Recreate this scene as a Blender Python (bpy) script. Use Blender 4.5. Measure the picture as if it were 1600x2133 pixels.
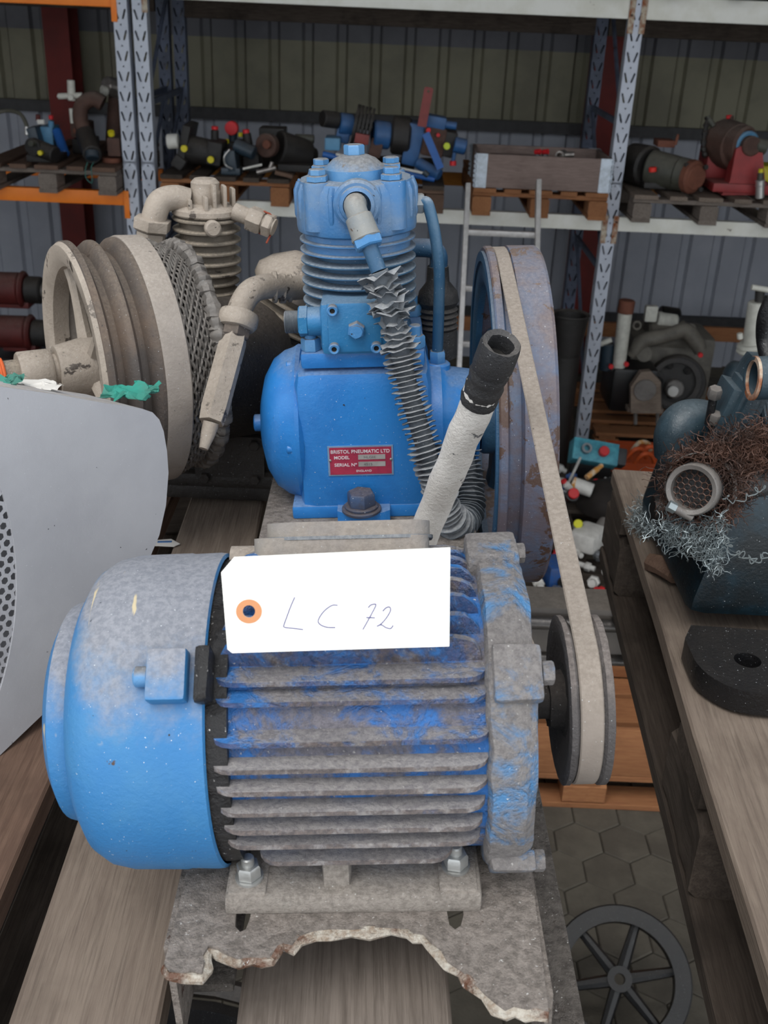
import bpy, bmesh, math, random, zlib
from mathutils import Vector, Matrix
from mathutils.geometry import tessellate_polygon
random.seed(7)
for o in list(bpy.data.objects): bpy.data.objects.remove(o)
S = bpy.context.scene
C = S.collection
V = Vector
pi = math.pi
rad = math.radians
# ------------------------------------------------------------------ camera
H = 2.46
FPX = 2190.0
PITCH, ROLL = rad(26), rad(2.5)
cd = bpy.data.cameras.new('camera'); cam = bpy.data.objects.new('camera', cd); C.objects.link(cam)
cd.sensor_fit = 'VERTICAL'; cd.sensor_height = 36; cd.sensor_width = 27
cd.lens = FPX / 2133 * 36; cd.clip_start = .02; cd.clip_end = 100
cd.dof.use_dof = True; cd.dof.focus_distance = .80; cd.dof.aperture_fstop = 20
CAMM = Matrix.Rotation(pi/2 - PITCH, 4, 'X') @ Matrix.Rotation(ROLL, 4, 'Z')
cam.matrix_world = Matrix.Translation((0, 0, H)) @ CAMM
S.camera = cam
# ------------------------------------------------------------------ daylight and exposure
w = bpy.data.worlds.new('sky'); S.world = w; w.use_nodes = True
bg = w.node_tree.nodes['Background']
bg.inputs[0].default_value = (.90, .95, 1.0, 1); bg.inputs[1].default_value = 1.5
sd = bpy.data.lights.new('sun', 'SUN'); sd.energy = 1.7; sd.angle = rad(32); sd.color = (1, .97, .92)
sun = bpy.data.objects.new('sun', sd); C.objects.link(sun); sun.rotation_euler = (rad(28), rad(-16), 0)
S.view_settings.view_transform = 'Standard'; S.view_settings.look = 'None'
S.view_settings.exposure = 0.0; S.view_settings.gamma = 1; S.view_settings.use_curve_mapping = False
# ------------------------------------------------------------------ frames: W = level hall, U = the slightly tilted pallet with the blue compressor (origin at eye point)
TILT, YAWU = rad(3.8), rad(1.0)
RU = Matrix.Rotation(YAWU, 4, 'Z') @ Matrix.Rotation(-TILT, 4, 'Y')
MU = Matrix.Translation((0, 0, H)) @ RU
RU3 = RU.to_3x3()
def ray(px, py):
    return CAMM.to_3x3() @ V(((px-800)/FPX, -(py-1066.5)/FPX, -1))
def hit(d, o, k):
    (a, v), = k.items()
    if a == 'd': return o + d*v
    i = 'xyz'.index(a); return o + d*((v-o[i])/d[i])
def at(px, py, **k): return hit(ray(px, py), V((0, 0, H)), k)
def atU(px, py, **k): return hit(RU3.transposed() @ ray(px, py), V((0, 0, 0)), k)
# ------------------------------------------------------------------ mesh builder
def basis(d):
    d = V(d).normalized()
    a = V((0, 0, 1)) if abs(d.z) < .9 else V((1, 0, 0))
    x = a.cross(d).normalized(); y = d.cross(x)
    return x, y, d
class MB:
    def __init__(s): s.v = []; s.f = []
    def add(s, vs, fs):
        n = len(s.v); s.v += [V(p) for p in vs]; s.f += [tuple(i+n for i in f) for f in fs]; return s
    def box(s, c, d, R=None, bev=0):
        c = V(c); hx, hy, hz = d[0]/2, d[1]/2, d[2]/2
        if bev <= 0:
            vs = [V((x*hx, y*hy, z*hz)) for x in (-1, 1) for y in (-1, 1) for z in (-1, 1)]
            fs = [(0,1,3,2),(4,6,7,5),(0,4,5,1),(2,3,7,6),(0,2,6,4),(1,5,7,3)]
        else:
            b = min(bev, hx*.95, hy*.95, hz*.95)
            bm = bmesh.new(); bmesh.ops.create_cube(bm, size=1)
            for q in bm.verts: q.co = V((q.co.x*d[0], q.co.y*d[1], q.co.z*d[2]))
            bmesh.ops.bevel(bm, geom=bm.edges[:], offset=b, segments=2, affect='EDGES', profile=.6)
            bm.verts.index_update()
            vs = [q.co.copy() for q in bm.verts]; fs = [tuple(q.index for q in f.verts) for f in bm.faces]; bm.free()
        if R is not None: vs = [R @ q for q in vs]
        return s.add([q+c for q in vs], fs)
    def lathe(s, prof, o, ax, n=32, a0=0, a1=2*pi, shape=None):
        x, y, d = basis(ax); o = V(o); full = abs(a1-a0-2*pi) < 1e-6
        m = n if full else n+1; vs = []
        for (r, h) in prof:
            for i in range(m):
                a = a0+(a1-a0)*i/n; k = shape(a) if shape else 1
                vs.append(o + d*h + (x*math.cos(a)+y*math.sin(a))*max(r, 1e-5)*k)
        fs = []
        for j in range(len(prof)-1):
            for i in range(n):
                p, q = j*m+i, j*m+(i+1) % m
                fs.append((p, q, q+m, p+m))
        return s.add(vs, fs)
    def cyl(s, p, q, r, r2=None, n=20, bev=0):
        p, q = V(p), V(q); L = (q-p).length; r2 = r if r2 is None else r2
        if bev: pr = [(0, 0), (r-bev, 0), (r, bev), (r2, L-bev), (r2-bev, L), (0, L)]
        else: pr = [(0, 0), (r, 0), (r2, L), (0, L)]
        return s.lathe(pr, p, q-p, n)
    def pipe(s, p, q, r, ri, n=20):
        p, q = V(p), V(q); L = (q-p).length
        return s.lathe([(ri, 0), (r, 0), (r, L), (ri, L), (ri, 0)], p, q-p, n)
    def hexp(s, p, ax, af, h, n=6, rot=0):
        x, y, d = basis(ax); p = V(p); r = af/2/math.cos(pi/n); vs = []
        for k, hh in ((.93, 0), (1, h*.06), (1, h*.85), (.88, h)):
            for i in range(n):
                a = rot+2*pi*i/n; vs.append(p+d*hh+(x*math.cos(a)+y*math.sin(a))*r*k)
        fs = [tuple(range(n-1, -1, -1)), tuple(range(3*n, 4*n))]
        for j in range(3):
            for i in range(n): fs.append((j*n+i, j*n+(i+1) % n, (j+1)*n+(i+1) % n, (j+1)*n+i))
        return s.add(vs, fs)
    def tube(s, pts, r, n=10, caps=True, up=None):
        pts = [V(p) for p in pts]; vs = []; N = len(pts)
        rs = r if isinstance(r, (list, tuple)) else [r]*N
        x = None
        for i, p in enumerate(pts):
            t = (pts[min(i+1, N-1)]-pts[max(i-1, 0)])
            if t.length < 1e-9: t = V((0, 0, 1))
            t.normalize()
            if x is None: x = basis(t)[0]
            x = (x - t*x.dot(t))
            if x.length < 1e-6: x = basis(t)[0]
            x.normalize(); y = t.cross(x)
            for k in range(n):
                a = 2*pi*k/n; vs.append(p+(x*math.cos(a)+y*math.sin(a))*rs[i])
        fs = [(i*n+k, i*n+(k+1) % n, (i+1)*n+(k+1) % n, (i+1)*n+k) for i in range(N-1) for k in range(n)]
        if caps: fs += [tuple(range(n-1, -1, -1)), tuple(range((N-1)*n, N*n))]
        return s.add(vs, fs)
    def prism(s, poly, o, X, Y, t, holes=()):
        # polygon in the plane o + u X + v Y, extruded by t along X x Y
        X, Y, o = V(X), V(Y), V(o); Z = X.cross(Y).normalized()
        loops = [list(poly)] + [list(h) for h in holes]
        flat = [p for l in loops for p in l]; n = len(flat)
        tris = tessellate_polygon([[V((p[0], p[1], 0)) for p in l] for l in loops])
        vs = [o+X*p[0]+Y*p[1] for p in flat]; vs += [q+Z*t for q in vs]
        fs = []
        for a, b, c in tris:
            ar = (flat[b][0]-flat[a][0])*(flat[c][1]-flat[a][1])-(flat[b][1]-flat[a][1])*(flat[c][0]-flat[a][0])
            if ar < 0: b, c = c, b
            fs.append((a, c, b)); fs.append((a+n, b+n, c+n))
        k = 0
        for li, l in enumerate(loops):
            m = len(l)
            ar = sum(l[i][0]*l[(i+1) % m][1]-l[(i+1) % m][0]*l[i][1] for i in range(m))
            ccw = (ar > 0) == (li == 0)
            for i in range(m):
                a, b = k+i, k+(i+1) % m
                fs.append((a, b, b+n, a+n) if ccw else (b, a, a+n, b+n))
            k += m
        return s.add(vs, fs)
    def ball(s, c, r, n=16, sc=(1, 1, 1)):
        m = n//2; vs = []; c = V(c)
        for j in range(m+1):
            for i in range(n):
                t, a = pi*j/m, 2*pi*i/n
                vs.append(c+V((math.sin(t)*math.cos(a)*sc[0], math.sin(t)*math.sin(a)*sc[1], math.cos(t)*sc[2]))*r)
        return s.add(vs, [(j*n+i, (j+1)*n+i, (j+1)*n+(i+1) % n, j*n+(i+1) % n) for j in range(m) for i in range(n)])
    def xf(s, M): s.v = [M @ p for p in s.v]; return s
    def jit(s, a, f=40, seed=0):
        from mathutils import noise
        s.v = [p + noise.noise_vector(p*f+V((seed, seed*2, 3)))*a for p in s.v]; return s
    def mesh(s, name, mat, off=None, ang=38, merge=1e-6):
        me = bpy.data.meshes.new(name)
        vs = s.v if off is None else [p-off for p in s.v]
        me.from_pydata([tuple(p) for p in vs], [], s.f)
        bm = bmesh.new(); bm.from_mesh(me)
        bmesh.ops.remove_doubles(bm, verts=bm.verts[:], dist=merge)
        bmesh.ops.recalc_face_normals(bm, faces=bm.faces[:])
        bm.to_mesh(me); bm.free()
        if ang:
            for p in me.polygons: p.use_smooth = True
            me.set_sharp_from_angle(angle=rad(ang))
        me.materials.append(MAT[mat])
        return me
def rrect(w, h, r, n=4):
    out = []
    for cx, cy, a0 in ((w/2-r, h/2-r, 0), (-w/2+r, h/2-r, 90), (-w/2+r, -h/2+r, 180), (w/2-r, -h/2+r, 270)):
        for i in range(n+1):
            a = rad(a0+90*i/n); out.append((cx+r*math.cos(a), cy+r*math.sin(a)))
    return out
def circ(r, n=24, cx=0, cy=0, a0=0): return [(cx+r*math.cos(a0+2*pi*i/n), cy+r*math.sin(a0+2*pi*i/n)) for i in range(n)]
def bez(pts, n=8):
    # Catmull-Rom through points
    pts = [V(p) for p in pts]; P = [pts[0]*2-pts[1]]+pts+[pts[-1]*2-pts[-2]]; out = []
    for i in range(1, len(P)-2):
        for k in range(n):
            t = k/n; a, b, c, d = P[i-1], P[i], P[i+1], P[i+2]
            out.append(.5*((2*b)+(c-a)*t+(2*a-5*b+4*c-d)*t*t+(-a+3*b-3*c+d)*t**3))
    return out+[pts[-1]]
# ------------------------------------------------------------------ scene objects
BASE = {}
def thing(name, label, cat, base, frame='W', group=None):
    o = bpy.data.objects.new(name, None); C.objects.link(o); o.empty_display_size = .05
    base = V(base); M = MU if frame == 'U' else Matrix.Identity(4)
    o.matrix_world = M @ Matrix.Translation(base)
    o['label'] = label; o['category'] = cat
    if group: o['group'] = group
    BASE[o.name] = base; return o
def part(t, name, mb, mat, sub=None, label=None, ang=38):
    r = t
    while r.parent: r = r.parent
    ob = bpy.data.objects.new(name, mb.mesh(name, mat, BASE[r.name], ang)); C.objects.link(ob)
    ob.parent = t
    if label: ob['label'] = label
    return ob
def solo(name, mb, mat, label, cat, base, frame='W', group=None, ang=38):
    base = V(base); ob = bpy.data.objects.new(name, mb.mesh(name, mat, base, ang)); C.objects.link(ob)
    ob.matrix_world = (MU if frame == 'U' else Matrix.Identity(4)) @ Matrix.Translation(base)
    ob['label'] = label; ob['category'] = cat
    if group: ob['group'] = group
    BASE[ob.name] = base; return ob
def struct(name, mb, mat, parent=None, ang=38):
    ob = bpy.data.objects.new(name, mb.mesh(name, mat, None, ang)); C.objects.link(ob)
    if parent: ob.parent = parent
    else: ob['kind'] = 'structure'
    BASE[ob.name] = V((0, 0, 0)); return ob
def copy_tree(o, parent=None):
    c = o.copy(); C.objects.link(c); c.parent = parent
    for ch in list(o.children): copy_tree(ch, c)
    return c
MESH = {}
def board(parent, name, c, size, R, mat, key=None, wob=.0012):
    # a plank whose mesh runs along local X; slightly uneven edges; mesh shared by size
    k = (name, tuple(round(q, 3) for q in size), mat, key)
    if k not in MESH:
        m = MB(); L, W_, T = size; nx = 6
        rnd = random.Random(zlib.crc32(str(k).encode()) % 1000)
        vs = []; ring = [(-1, -1), (1, -1), (1, 1), (-1, 1)]; cr = .10
        prof = [(-1+cr*T/W_*2, -1), (1-cr*T/W_*2, -1), (1, -1+cr*2), (1, 1-cr*2), (1-cr*T/W_*2, 1), (-1+cr*T/W_*2, 1), (-1, 1-cr*2), (-1, -1+cr*2)]
        for i in range(nx+1):
            x = L*(i/nx-.5); e = [(rnd.uniform(-1, 1)*wob) for _ in range(4)]
            for a, b in prof:
                vs.append(V((x, a*W_/2+e[0 if a < 0 else 1], b*T/2+(e[2] if b < 0 else e[3])*.4)))
        n = 8; fs = [(i*n+k2, i*n+(k2+1) % n, (i+1)*n+(k2+1) % n, (i+1)*n+k2) for i in range(nx) for k2 in range(n)]
        fs += [tuple(range(n-1, -1, -1)), tuple(range(nx*n, nx*n+n))]
        m.add(vs, fs); MESH[k] = m.mesh(name, mat)
    ob = bpy.data.objects.new(name, MESH[k]); C.objects.link(ob); ob.parent = parent
    ob.matrix_local = Matrix.Translation(V(c)) @ (R.to_4x4() if R is not None else Matrix.Identity(4))
    return ob
RZ90 = Matrix.Rotation(pi/2, 3, 'Z'); RY90 = Matrix.Rotation(pi/2, 3, 'Y')
# ------------------------------------------------------------------ materials
MAT = {}
def lin(h):
    h = h.lstrip('#'); c = [int(h[i:i+2], 16)/255 for i in (0, 2, 4)]
    return tuple(((x+.055)/1.055)**2.4 if x > .04045 else x/12.92 for x in c)+(1,)
class NT:
    def __init__(s, name):
        m = bpy.data.materials.new(name); m.use_nodes = True; s.m = m; s.t = m.node_tree; MAT[name] = m
        s.b = s.t.nodes['Principled BSDF']; s.tc = s.n('ShaderNodeTexCoord')
    def n(s, ty, **k):
        q = s.t.nodes.new(ty)
        for a, v in k.items(): setattr(q, a, v)
        return q
    def l(s, a, b): s.t.links.new(a, b)
    def coords(s, scale=(1, 1, 1), rnd=True, src='Object'):
        mp = s.n('ShaderNodeMapping'); mp.inputs['Scale'].default_value = scale
        s.l(s.tc.outputs[src], mp.inputs[0])
        if rnd:
            oi = s.n('ShaderNodeObjectInfo'); mu = s.n('ShaderNodeMath', operation='MULTIPLY'); mu.inputs[1].default_value = 37
            s.l(oi.outputs['Random'], mu.inputs[0]); s.l(mu.outputs[0], mp.inputs['Location'])
        return mp.outputs[0]
    def noise(s, co, sc, det=4, ro=.6, dist=0):
        q = s.n('ShaderNodeTexNoise'); q.inputs['Scale'].default_value = sc; q.inputs['Detail'].default_value = det
        q.inputs['Roughness'].default_value = ro; q.inputs['Distortion'].default_value = dist
        s.l(co, q.inputs['Vector']); return q.outputs[0]
    def ramp(s, f, a, b, lo=0., hi=1.):
        q = s.n('ShaderNodeMapRange'); q.inputs[1].default_value = a; q.inputs[2].default_value = b
        q.inputs[3].default_value = lo; q.inputs[4].default_value = hi; q.interpolation_type = 'SMOOTHSTEP'
        s.l(f, q.inputs[0]); return q.outputs[0]
    def mul(s, a, b):
        q = s.n('ShaderNodeMath', operation='MULTIPLY')
        for i, v in ((0, a), (1, b)):
            if isinstance(v, (int, float)): q.inputs[i].default_value = v
            else: s.l(v, q.inputs[i])
        return q.outputs[0]
    def add(s, a, b):
        q = s.n('ShaderNodeMath', operation='ADD')
        for i, v in ((0, a), (1, b)):
            if isinstance(v, (int, float)): q.inputs[i].default_value = v
            else: s.l(v, q.inputs[i])
        return q.outputs[0]
    def mix(s, f, a, b):
        q = s.n('ShaderNodeMix', data_type='RGBA')
        if isinstance(f, (int, float)): q.inputs[0].default_value = f
        else: s.l(f, q.inputs[0])
        for i, v in ((6, a), (7, b)):
            if isinstance(v, tuple): q.inputs[i].default_value = v
            elif isinstance(v, str): q.inputs[i].default_value = lin(v)
            else: s.l(v, q.inputs[i])
        return q.outputs[2]
    def bump(s, h, st, di):
        q = s.n('ShaderNodeBump'); q.inputs['Strength'].default_value = st; q.inputs['Distance'].default_value = di
        s.l(h, q.inputs['Height']); s.l(q.outputs[0], s.b.inputs['Normal'])
    def up(s):
        g = s.n('ShaderNodeNewGeometry'); x = s.n('ShaderNodeSeparateXYZ'); s.l(g.outputs['Normal'], x.inputs[0]); return x.outputs[2]
def paint(name, c, c2=None, sc=18, vary=.6, rough=.45, metal=0, dust=0, dustc='#a59c92', dside=0, rust=0, rustc='#4a2c1e', rsc=22, bump=.15, bsc=120, bd=.0006, spec=.5, chips=0, chipc='#cfc6b8', csc=60, sizez=None):
    n = NT(name); co = n.coords()
    big = n.noise(co, sc, 5, .65)
    col = n.mix(n.mul(n.ramp(big, .35, .68), vary), c, c2 or c)
    fine = n.noise(co, bsc, 4, .7)
    ro = rough
    if chips:
        cn = n.noise(co, csc, 4, .65, .4); col = n.mix(n.ramp(cn, .72-chips*.25, .74-chips*.25), col, chipc)
    if rust:
        rn = n.noise(co, rsc, 6, .7, .3); rm = n.ramp(rn, .70-rust*.3, .76-rust*.3)
        rc = n.mix(n.ramp(fine, .3, .7), rustc, '#1c120e'); col = n.mix(rm, col, rc)
    if dust:
        dn = n.noise(co, sc*1.7, 5, .7); upm = n.ramp(n.up(), .05, .9, dside, 1)
        dm = n.mul(n.mul(upm, n.ramp(dn, .25, .65, .45, 1)), dust)
        col = n.mix(dm, col, n.mix(n.ramp(fine, .3, .7), dustc, '#8b8178'))
        rr = n.add(n.mul(dm, .5), rough); n.l(rr, n.b.inputs['Roughness'])
    else: n.b.inputs['Roughness'].default_value = rough
    n.l(col, n.b.inputs['Base Color']); n.b.inputs['Metallic'].default_value = metal
    n.b.inputs['Specular IOR Level'].default_value = spec
    if bump: n.bump(n.add(fine, n.mul(big, .6)), bump, bd*8)
    return n
def crust(name, c, cd, amt, lo=.42, hi=.55, rust=.15, bump=.9, gsc=260, flat=0, edge=0):
    # paint under a gritty crust of dried dust
    n = NT(name); co = n.coords(rnd=False)
    grit = n.noise(co, gsc, 6, .75); mid = n.noise(co, 38, 5, .7, .4); big = n.noise(co, 11, 4, .6)
    m = n.add(n.mul(mid, .6), n.add(n.mul(big, .4), n.mul(n.up(), flat)))
    cm = n.ramp(m, hi-amt, hi-amt+.13)
    crc = n.mix(n.ramp(grit, .35, .68), cd[0], cd[1])
    col = n.mix(cm, c, crc)
    col = n.mix(n.ramp(n.noise(co, 420, 3, .6), .66, .74), col, '#d8d4d0')
    rn = n.noise(co, 55, 5, .7, .5); col = n.mix(n.ramp(rn, .74-rust*.3, .78-rust*.3), col, '#43271b')
    if edge:   # paint and crust knocked off the narrow rims
        ab = n.n('ShaderNodeMath', operation='ABSOLUTE'); n.l(n.up(), ab.inputs[0])
        em = n.mul(n.mul(n.ramp(ab.outputs[0], .25, .5, 1, 0), n.ramp(n.noise(co, 70, 4, .7), .36, .52)), edge)
        col = n.mix(em, col, n.mix(n.ramp(grit, .4, .6), '#5b3a2a', '#35221a'))
    n.l(col, n.b.inputs['Base Color'])
    n.l(n.ramp(cm, 0, 1, .35, .85), n.b.inputs['Roughness'])
    n.bump(n.add(n.mul(grit, n.add(cm, .35)), n.mul(mid, .8)), bump, .0035)
    return n
def wood(name, c1, c2, c3, rough=.85, dirt=.4, dirtc='#2a221c', bump=.35):
    n = NT(name); co = n.coords((1.2, 14, 14)); co2 = n.coords((1, 1, 1))
    g = n.noise(co, 9, 6, .65, .6); fine = n.noise(n.coords((3, 90, 90)), 5, 4, .7)
    col = n.mix(n.ramp(g, .3, .7), c1, c2); col = n.mix(n.mul(n.ramp(fine, .45, .7), .55), col, c3)
    d = n.noise(co2, 7, 5, .65); col = n.mix(n.mul(n.ramp(d, .45, .75), dirt), col, dirtc)
    oi = n.n('ShaderNodeObjectInfo'); col = n.mix(n.ramp(oi.outputs['Random'], 0, 1, 0, .3), col, c3)
    n.l(col, n.b.inputs['Base Color']); n.b.inputs['Roughness'].default_value = rough
    n.b.inputs['Specular IOR Level'].default_value = .25
    n.bump(n.add(g, fine), bump, .0025); return n
def plain(name, c, rough=.5, metal=0, bump=0, bsc=200, vary=.15, c2=None, sc=30, spec=.5):
    n = NT(name); co = n.coords(); k = n.noise(co, sc, 4, .6)
    col = n.mix(n.mul(n.ramp(k, .35, .65), 1 if c2 else vary), c, c2 or '#5c564f')
    n.l(col, n.b.inputs['Base Color']); n.b.inputs['Roughness'].default_value = rough; n.b.inputs['Metallic'].default_value = metal
    n.b.inputs['Specular IOR Level'].default_value = spec
    if bump: n.bump(n.noise(co, bsc, 3, .6), bump, .002)
    return n
# ------------------------------------------------------------------ material library
paint('floor_concrete', '#6f6a62', '#57524b', sc=3, vary=.8, rough=.85, bump=.3, bsc=60, bd=.001, spec=.3, rust=.12, rustc='#2c2620', rsc=5)
paint('paver', '#5a554c', '#48433c', sc=6, vary=.8, rough=.85, bump=.35, bsc=90, bd=.001, spec=.3, rust=.1, rustc='#38322b', rsc=14)
paint('joint_sand', '#6e675b', '#565045', rough=.95, spec=.2)
paint('sheet_low', '#adb0b9', '#9296a0', sc=2, vary=.5, rough=.55, bump=.05, spec=.3)
paint('sheet_mid', '#8a8672', '#6c685a', sc=2, vary=.6, rough=.6, bump=.05, spec=.3)
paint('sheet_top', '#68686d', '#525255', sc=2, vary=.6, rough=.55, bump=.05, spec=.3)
paint('steel_dark', '#3d3c3d', '#262526', rough=.6, bump=.1)
paint('red_oxide', '#6e1d16', '#4a1410', sc=4, rough=.7, bump=.05)
paint('roof_sheet', '#8d8f92', '#76787b', rough=.7, bump=.05)
paint('rack_blue', '#c3c8d3', '#a8aebb', sc=6, vary=.5, rough=.5, metal=.15, rust=.07, rsc=12, bump=.05)
paint('rack_dark', '#5c6478', '#3b3f49', sc=4, vary=.8, rough=.6, metal=.15, rust=.2, rsc=8, bump=.05)  # darker, rustier blue-grey for rear posts and braces
paint('rack_orange', '#ff8a1c', '#e87210', sc=5, vary=.5, rough=.5, rust=.05, rsc=14, bump=.04)
paint('rack_cream', '#f3f2ea', '#dcd9c8', sc=5, vary=.6, rough=.55, rust=.16, rustc='#7a4a26', rsc=10, bump=.06)
paint('rack_rusty', '#8a4a22', '#c9c3b0', sc=26, vary=.9, rough=.8, rust=.3, rustc='#4a2412', bump=.2)
paint('fg_beam', '#6d6762', '#4a4541', sc=8, rough=.6, dust=.5, rust=.1, bump=.1)
paint('dark_rod', '#6a6664', '#3a3836', rough=.35, metal=.6)
wood('wood_grey', '#8d8279', '#756b63', '#574e47', dirt=.5, dirtc='#3a3029')
wood('wood_dark', '#5a5048', '#443b34', '#2e2722', dirt=.6, dirtc='#1d1814')
wood('wood_new', '#a8764f', '#966444', '#744c34', dirt=.35, dirtc='#4a3020')
wood('wood_brown', '#7b6354', '#665044', '#4c3a30', dirt=.5, dirtc='#2d221c')
wood('wood_pine', '#c98a45', '#b9793a', '#96602e', dirt=.2, dirtc='#5a3a1e')
wood('wood_collar', '#9a8880', '#87756e', '#6b5a54', dirt=.3, dirtc='#5a4a42')
wood('wood_tan', '#8e8073', '#796b60', '#5b5048', dirt=.45, dirtc='#352b23')
plain('galv', '#b9c2cc', .4, .7, vary=.3)
plain('blackhole', '#0b0b0c', .9)

# ------------------------------------------------------------------ floor of hexagonal pavers
fl = struct('floor', MB().box((0, 3, -.06), (16, 12, .09)), 'joint_sand')
def hexmesh(r, h):
    m = MB(); vs = []
    for k, z in ((1, -h), (1, -.004), (.955, 0)):
        vs += [V((r*k*math.cos(pi/6+i*pi/3), r*k*math.sin(pi/6+i*pi/3), z)) for i in range(6)]
    fs = [tuple(range(12, 18))]+[(j*6+i, j*6+(i+1) % 6, (j+1)*6+(i+1) % 6, (j+1)*6+i) for j in range(2) for i in range(6)]
    return vs, fs
HR = .088; hv, hf = hexmesh(HR*.985, .03)
pm = MB().add(hv, hf).mesh('paver', 'paver'); field = MB()
sx, sy = HR*math.sqrt(3), HR*1.5
rp = random.Random(3)
for j in range(-6, 60):
    for i in range(-30, 34):
        x, y = i*sx+(j % 2)*sx/2, .4+j*sy
        if y > 7.6: continue
        near = -.9 < x < 1.35 and 1.75 < y < 3.05
        dz, tx, ty = rp.uniform(-.0025, .0015), rp.uniform(-.01, .01), rp.uniform(-.01, .01)
        if near:
            o = bpy.data.objects.new('paver', pm); C.objects.link(o); o.parent = fl; o.location = (x, y, dz); o.rotation_euler = (tx, ty, 0)
        elif abs(x) < 4.2: field.add([p+V((x, y, dz)) for p in hv], hf)
pf = struct('paver_field', field, 'paver', fl); pf['kind'] = 'stuff'

# ------------------------------------------------------------------ back wall of profiled sheeting, girt, shade strip and columns
YW = 7.9
def sheet(n, pitch, z0, z1):
    m = MB(); pts = []
    for k in range(n):
        x = k*pitch
        pts += [(x, 0), (x+.150, 0), (x+.168, .032), (x+.216, .032)]
    pts.append((n*pitch, 0)); L = len(pts); vs = []
    for z in (z0, z1): vs += [V((p[0], p[1], z)) for p in pts]
    for z in (z0, z1): vs += [V((p[0], p[1]+.004, z)) for p in pts]
    fs = []
    for b in (0, 2*L):
        fs += [(b+i, b+i+1, b+L+i+1, b+L+i) for i in range(L-1)]
    return m.add(vs, fs)
wall = struct('wall_back', MB().box((0, YW+.12, 2.6), (12, .03, 5.2)), 'steel_dark')
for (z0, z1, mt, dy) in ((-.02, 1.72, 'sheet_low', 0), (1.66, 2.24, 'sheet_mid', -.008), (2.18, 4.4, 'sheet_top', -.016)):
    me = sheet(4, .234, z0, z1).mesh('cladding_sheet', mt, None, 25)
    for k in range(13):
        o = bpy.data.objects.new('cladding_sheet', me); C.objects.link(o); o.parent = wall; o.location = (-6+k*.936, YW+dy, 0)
for i, (z, hh) in enumerate(((.345, .09), (1.69, .075))):
    struct('trim_%d' % (i+1), MB().box((0, YW-.045, z), (10.3, .05, hh)), 'steel_dark')  # upper strip is a dark bar imitating a shadow band on the sheets
for i, x in enumerate((-2.29, 1.345)):
    m = MB()
    m.box((x, 7.55, 2.6), (.17, .012, 5.2)).box((x, 7.78, 2.6), (.17, .012, 5.2)).box((x, 7.665, 2.6), (.012, .22, 5.2))
    struct('trim_%d' % (i+3), m, 'red_oxide')
struct('ceiling', MB().box((0, 4.75, 4.45), (13, 7.0, .08)), 'roof_sheet')  # unseen roof, its edge and height set to keep the racks dim
for sx_, nm in ((-1, 'unseen_wall_left'), (1, 'unseen_wall_right')): struct(nm, MB().box((sx_*5.2, 4.7, 2.2), (.06, 7.0, 4.4)), 'roof_sheet')  # unseen side walls, added to darken the background

# ------------------------------------------------------------------ pallet racks
def post_mesh(h, w=.074, d=.07, mat='rack_blue'):
    k = ('post', h, w, mat)
    if k in MESH: return MESH[k]
    m = MB(); t = .003; pitch = .1; n = int(h/pitch)
    def slot(cx, cy, s):
        a = -rad(18)*s; L, W_ = .026, .0052
        ux, uy = math.sin(a), math.cos(a)
        return [(cx+ux*p*L-uy*q*W_, cy+uy*p*L+ux*q*W_) for p, q in ((-1, -.5), (-.8, -1), (.8, -1), (1, -.5), (1, .5), (.8, 1), (-.8, 1), (-1, .5))]
    for j in range(n):
        cell = [(-w/2, 0), (w/2, 0), (w/2, pitch), (-w/2, pitch)]
        m.prism(cell, (0, 0, j*pitch), (1, 0, 0), (0, 0, 1), t, [slot(-.019, .036, 1)[::-1], slot(.019, .036, -1)[::-1], circ(.0048, 8, 0, .085)[::-1]])
    for s in (-1, 1):
        m.box((s*(w/2-t/2), d/2, h/2), (t, d, h)); m.box((s*(w/2-.015), d, h/2), (.030, t, h))  # back lips widened so the slots look darker
    # the extrusion in prism runs towards -Y, so the face sits in front of the sides
    MESH[k] = m.mesh('post', mat, None, 30); return MESH[k]
def put(parent, name, me, loc, R=None, label=None):
    o = bpy.data.objects.new(name, me); C.objects.link(o); o.parent = parent
    o.matrix_local = Matrix.Translation(V(loc)) @ (R.to_4x4() if R is not None else Matrix.Identity(4))
    if label: o['label'] = label
    return o
YF, YR = 6.0, 7.03
def beam_mb(x0, x1, y, zt, hgt, dep=.05):
    c = (x0+x1)/2; L = x1-x0
    m = MB().box((c, y, zt-hgt/2), (L, dep, hgt), bev=.006)
    m.box((c, y+dep*.35, zt-.012), (L, dep*.5, .02)); return m
def connector(x, y, zt, hgt, s):
    m = MB().box((x, y-.007, zt-hgt/2-.03), (.030, .006, hgt+.075), bev=.002)
    for dz in (-.045, .03): m.cyl((x, y-.009, zt-hgt/2-.03+dz), (x, y-.014, zt-hgt/2-.03+dz), .007, n=8)
    return m
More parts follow.
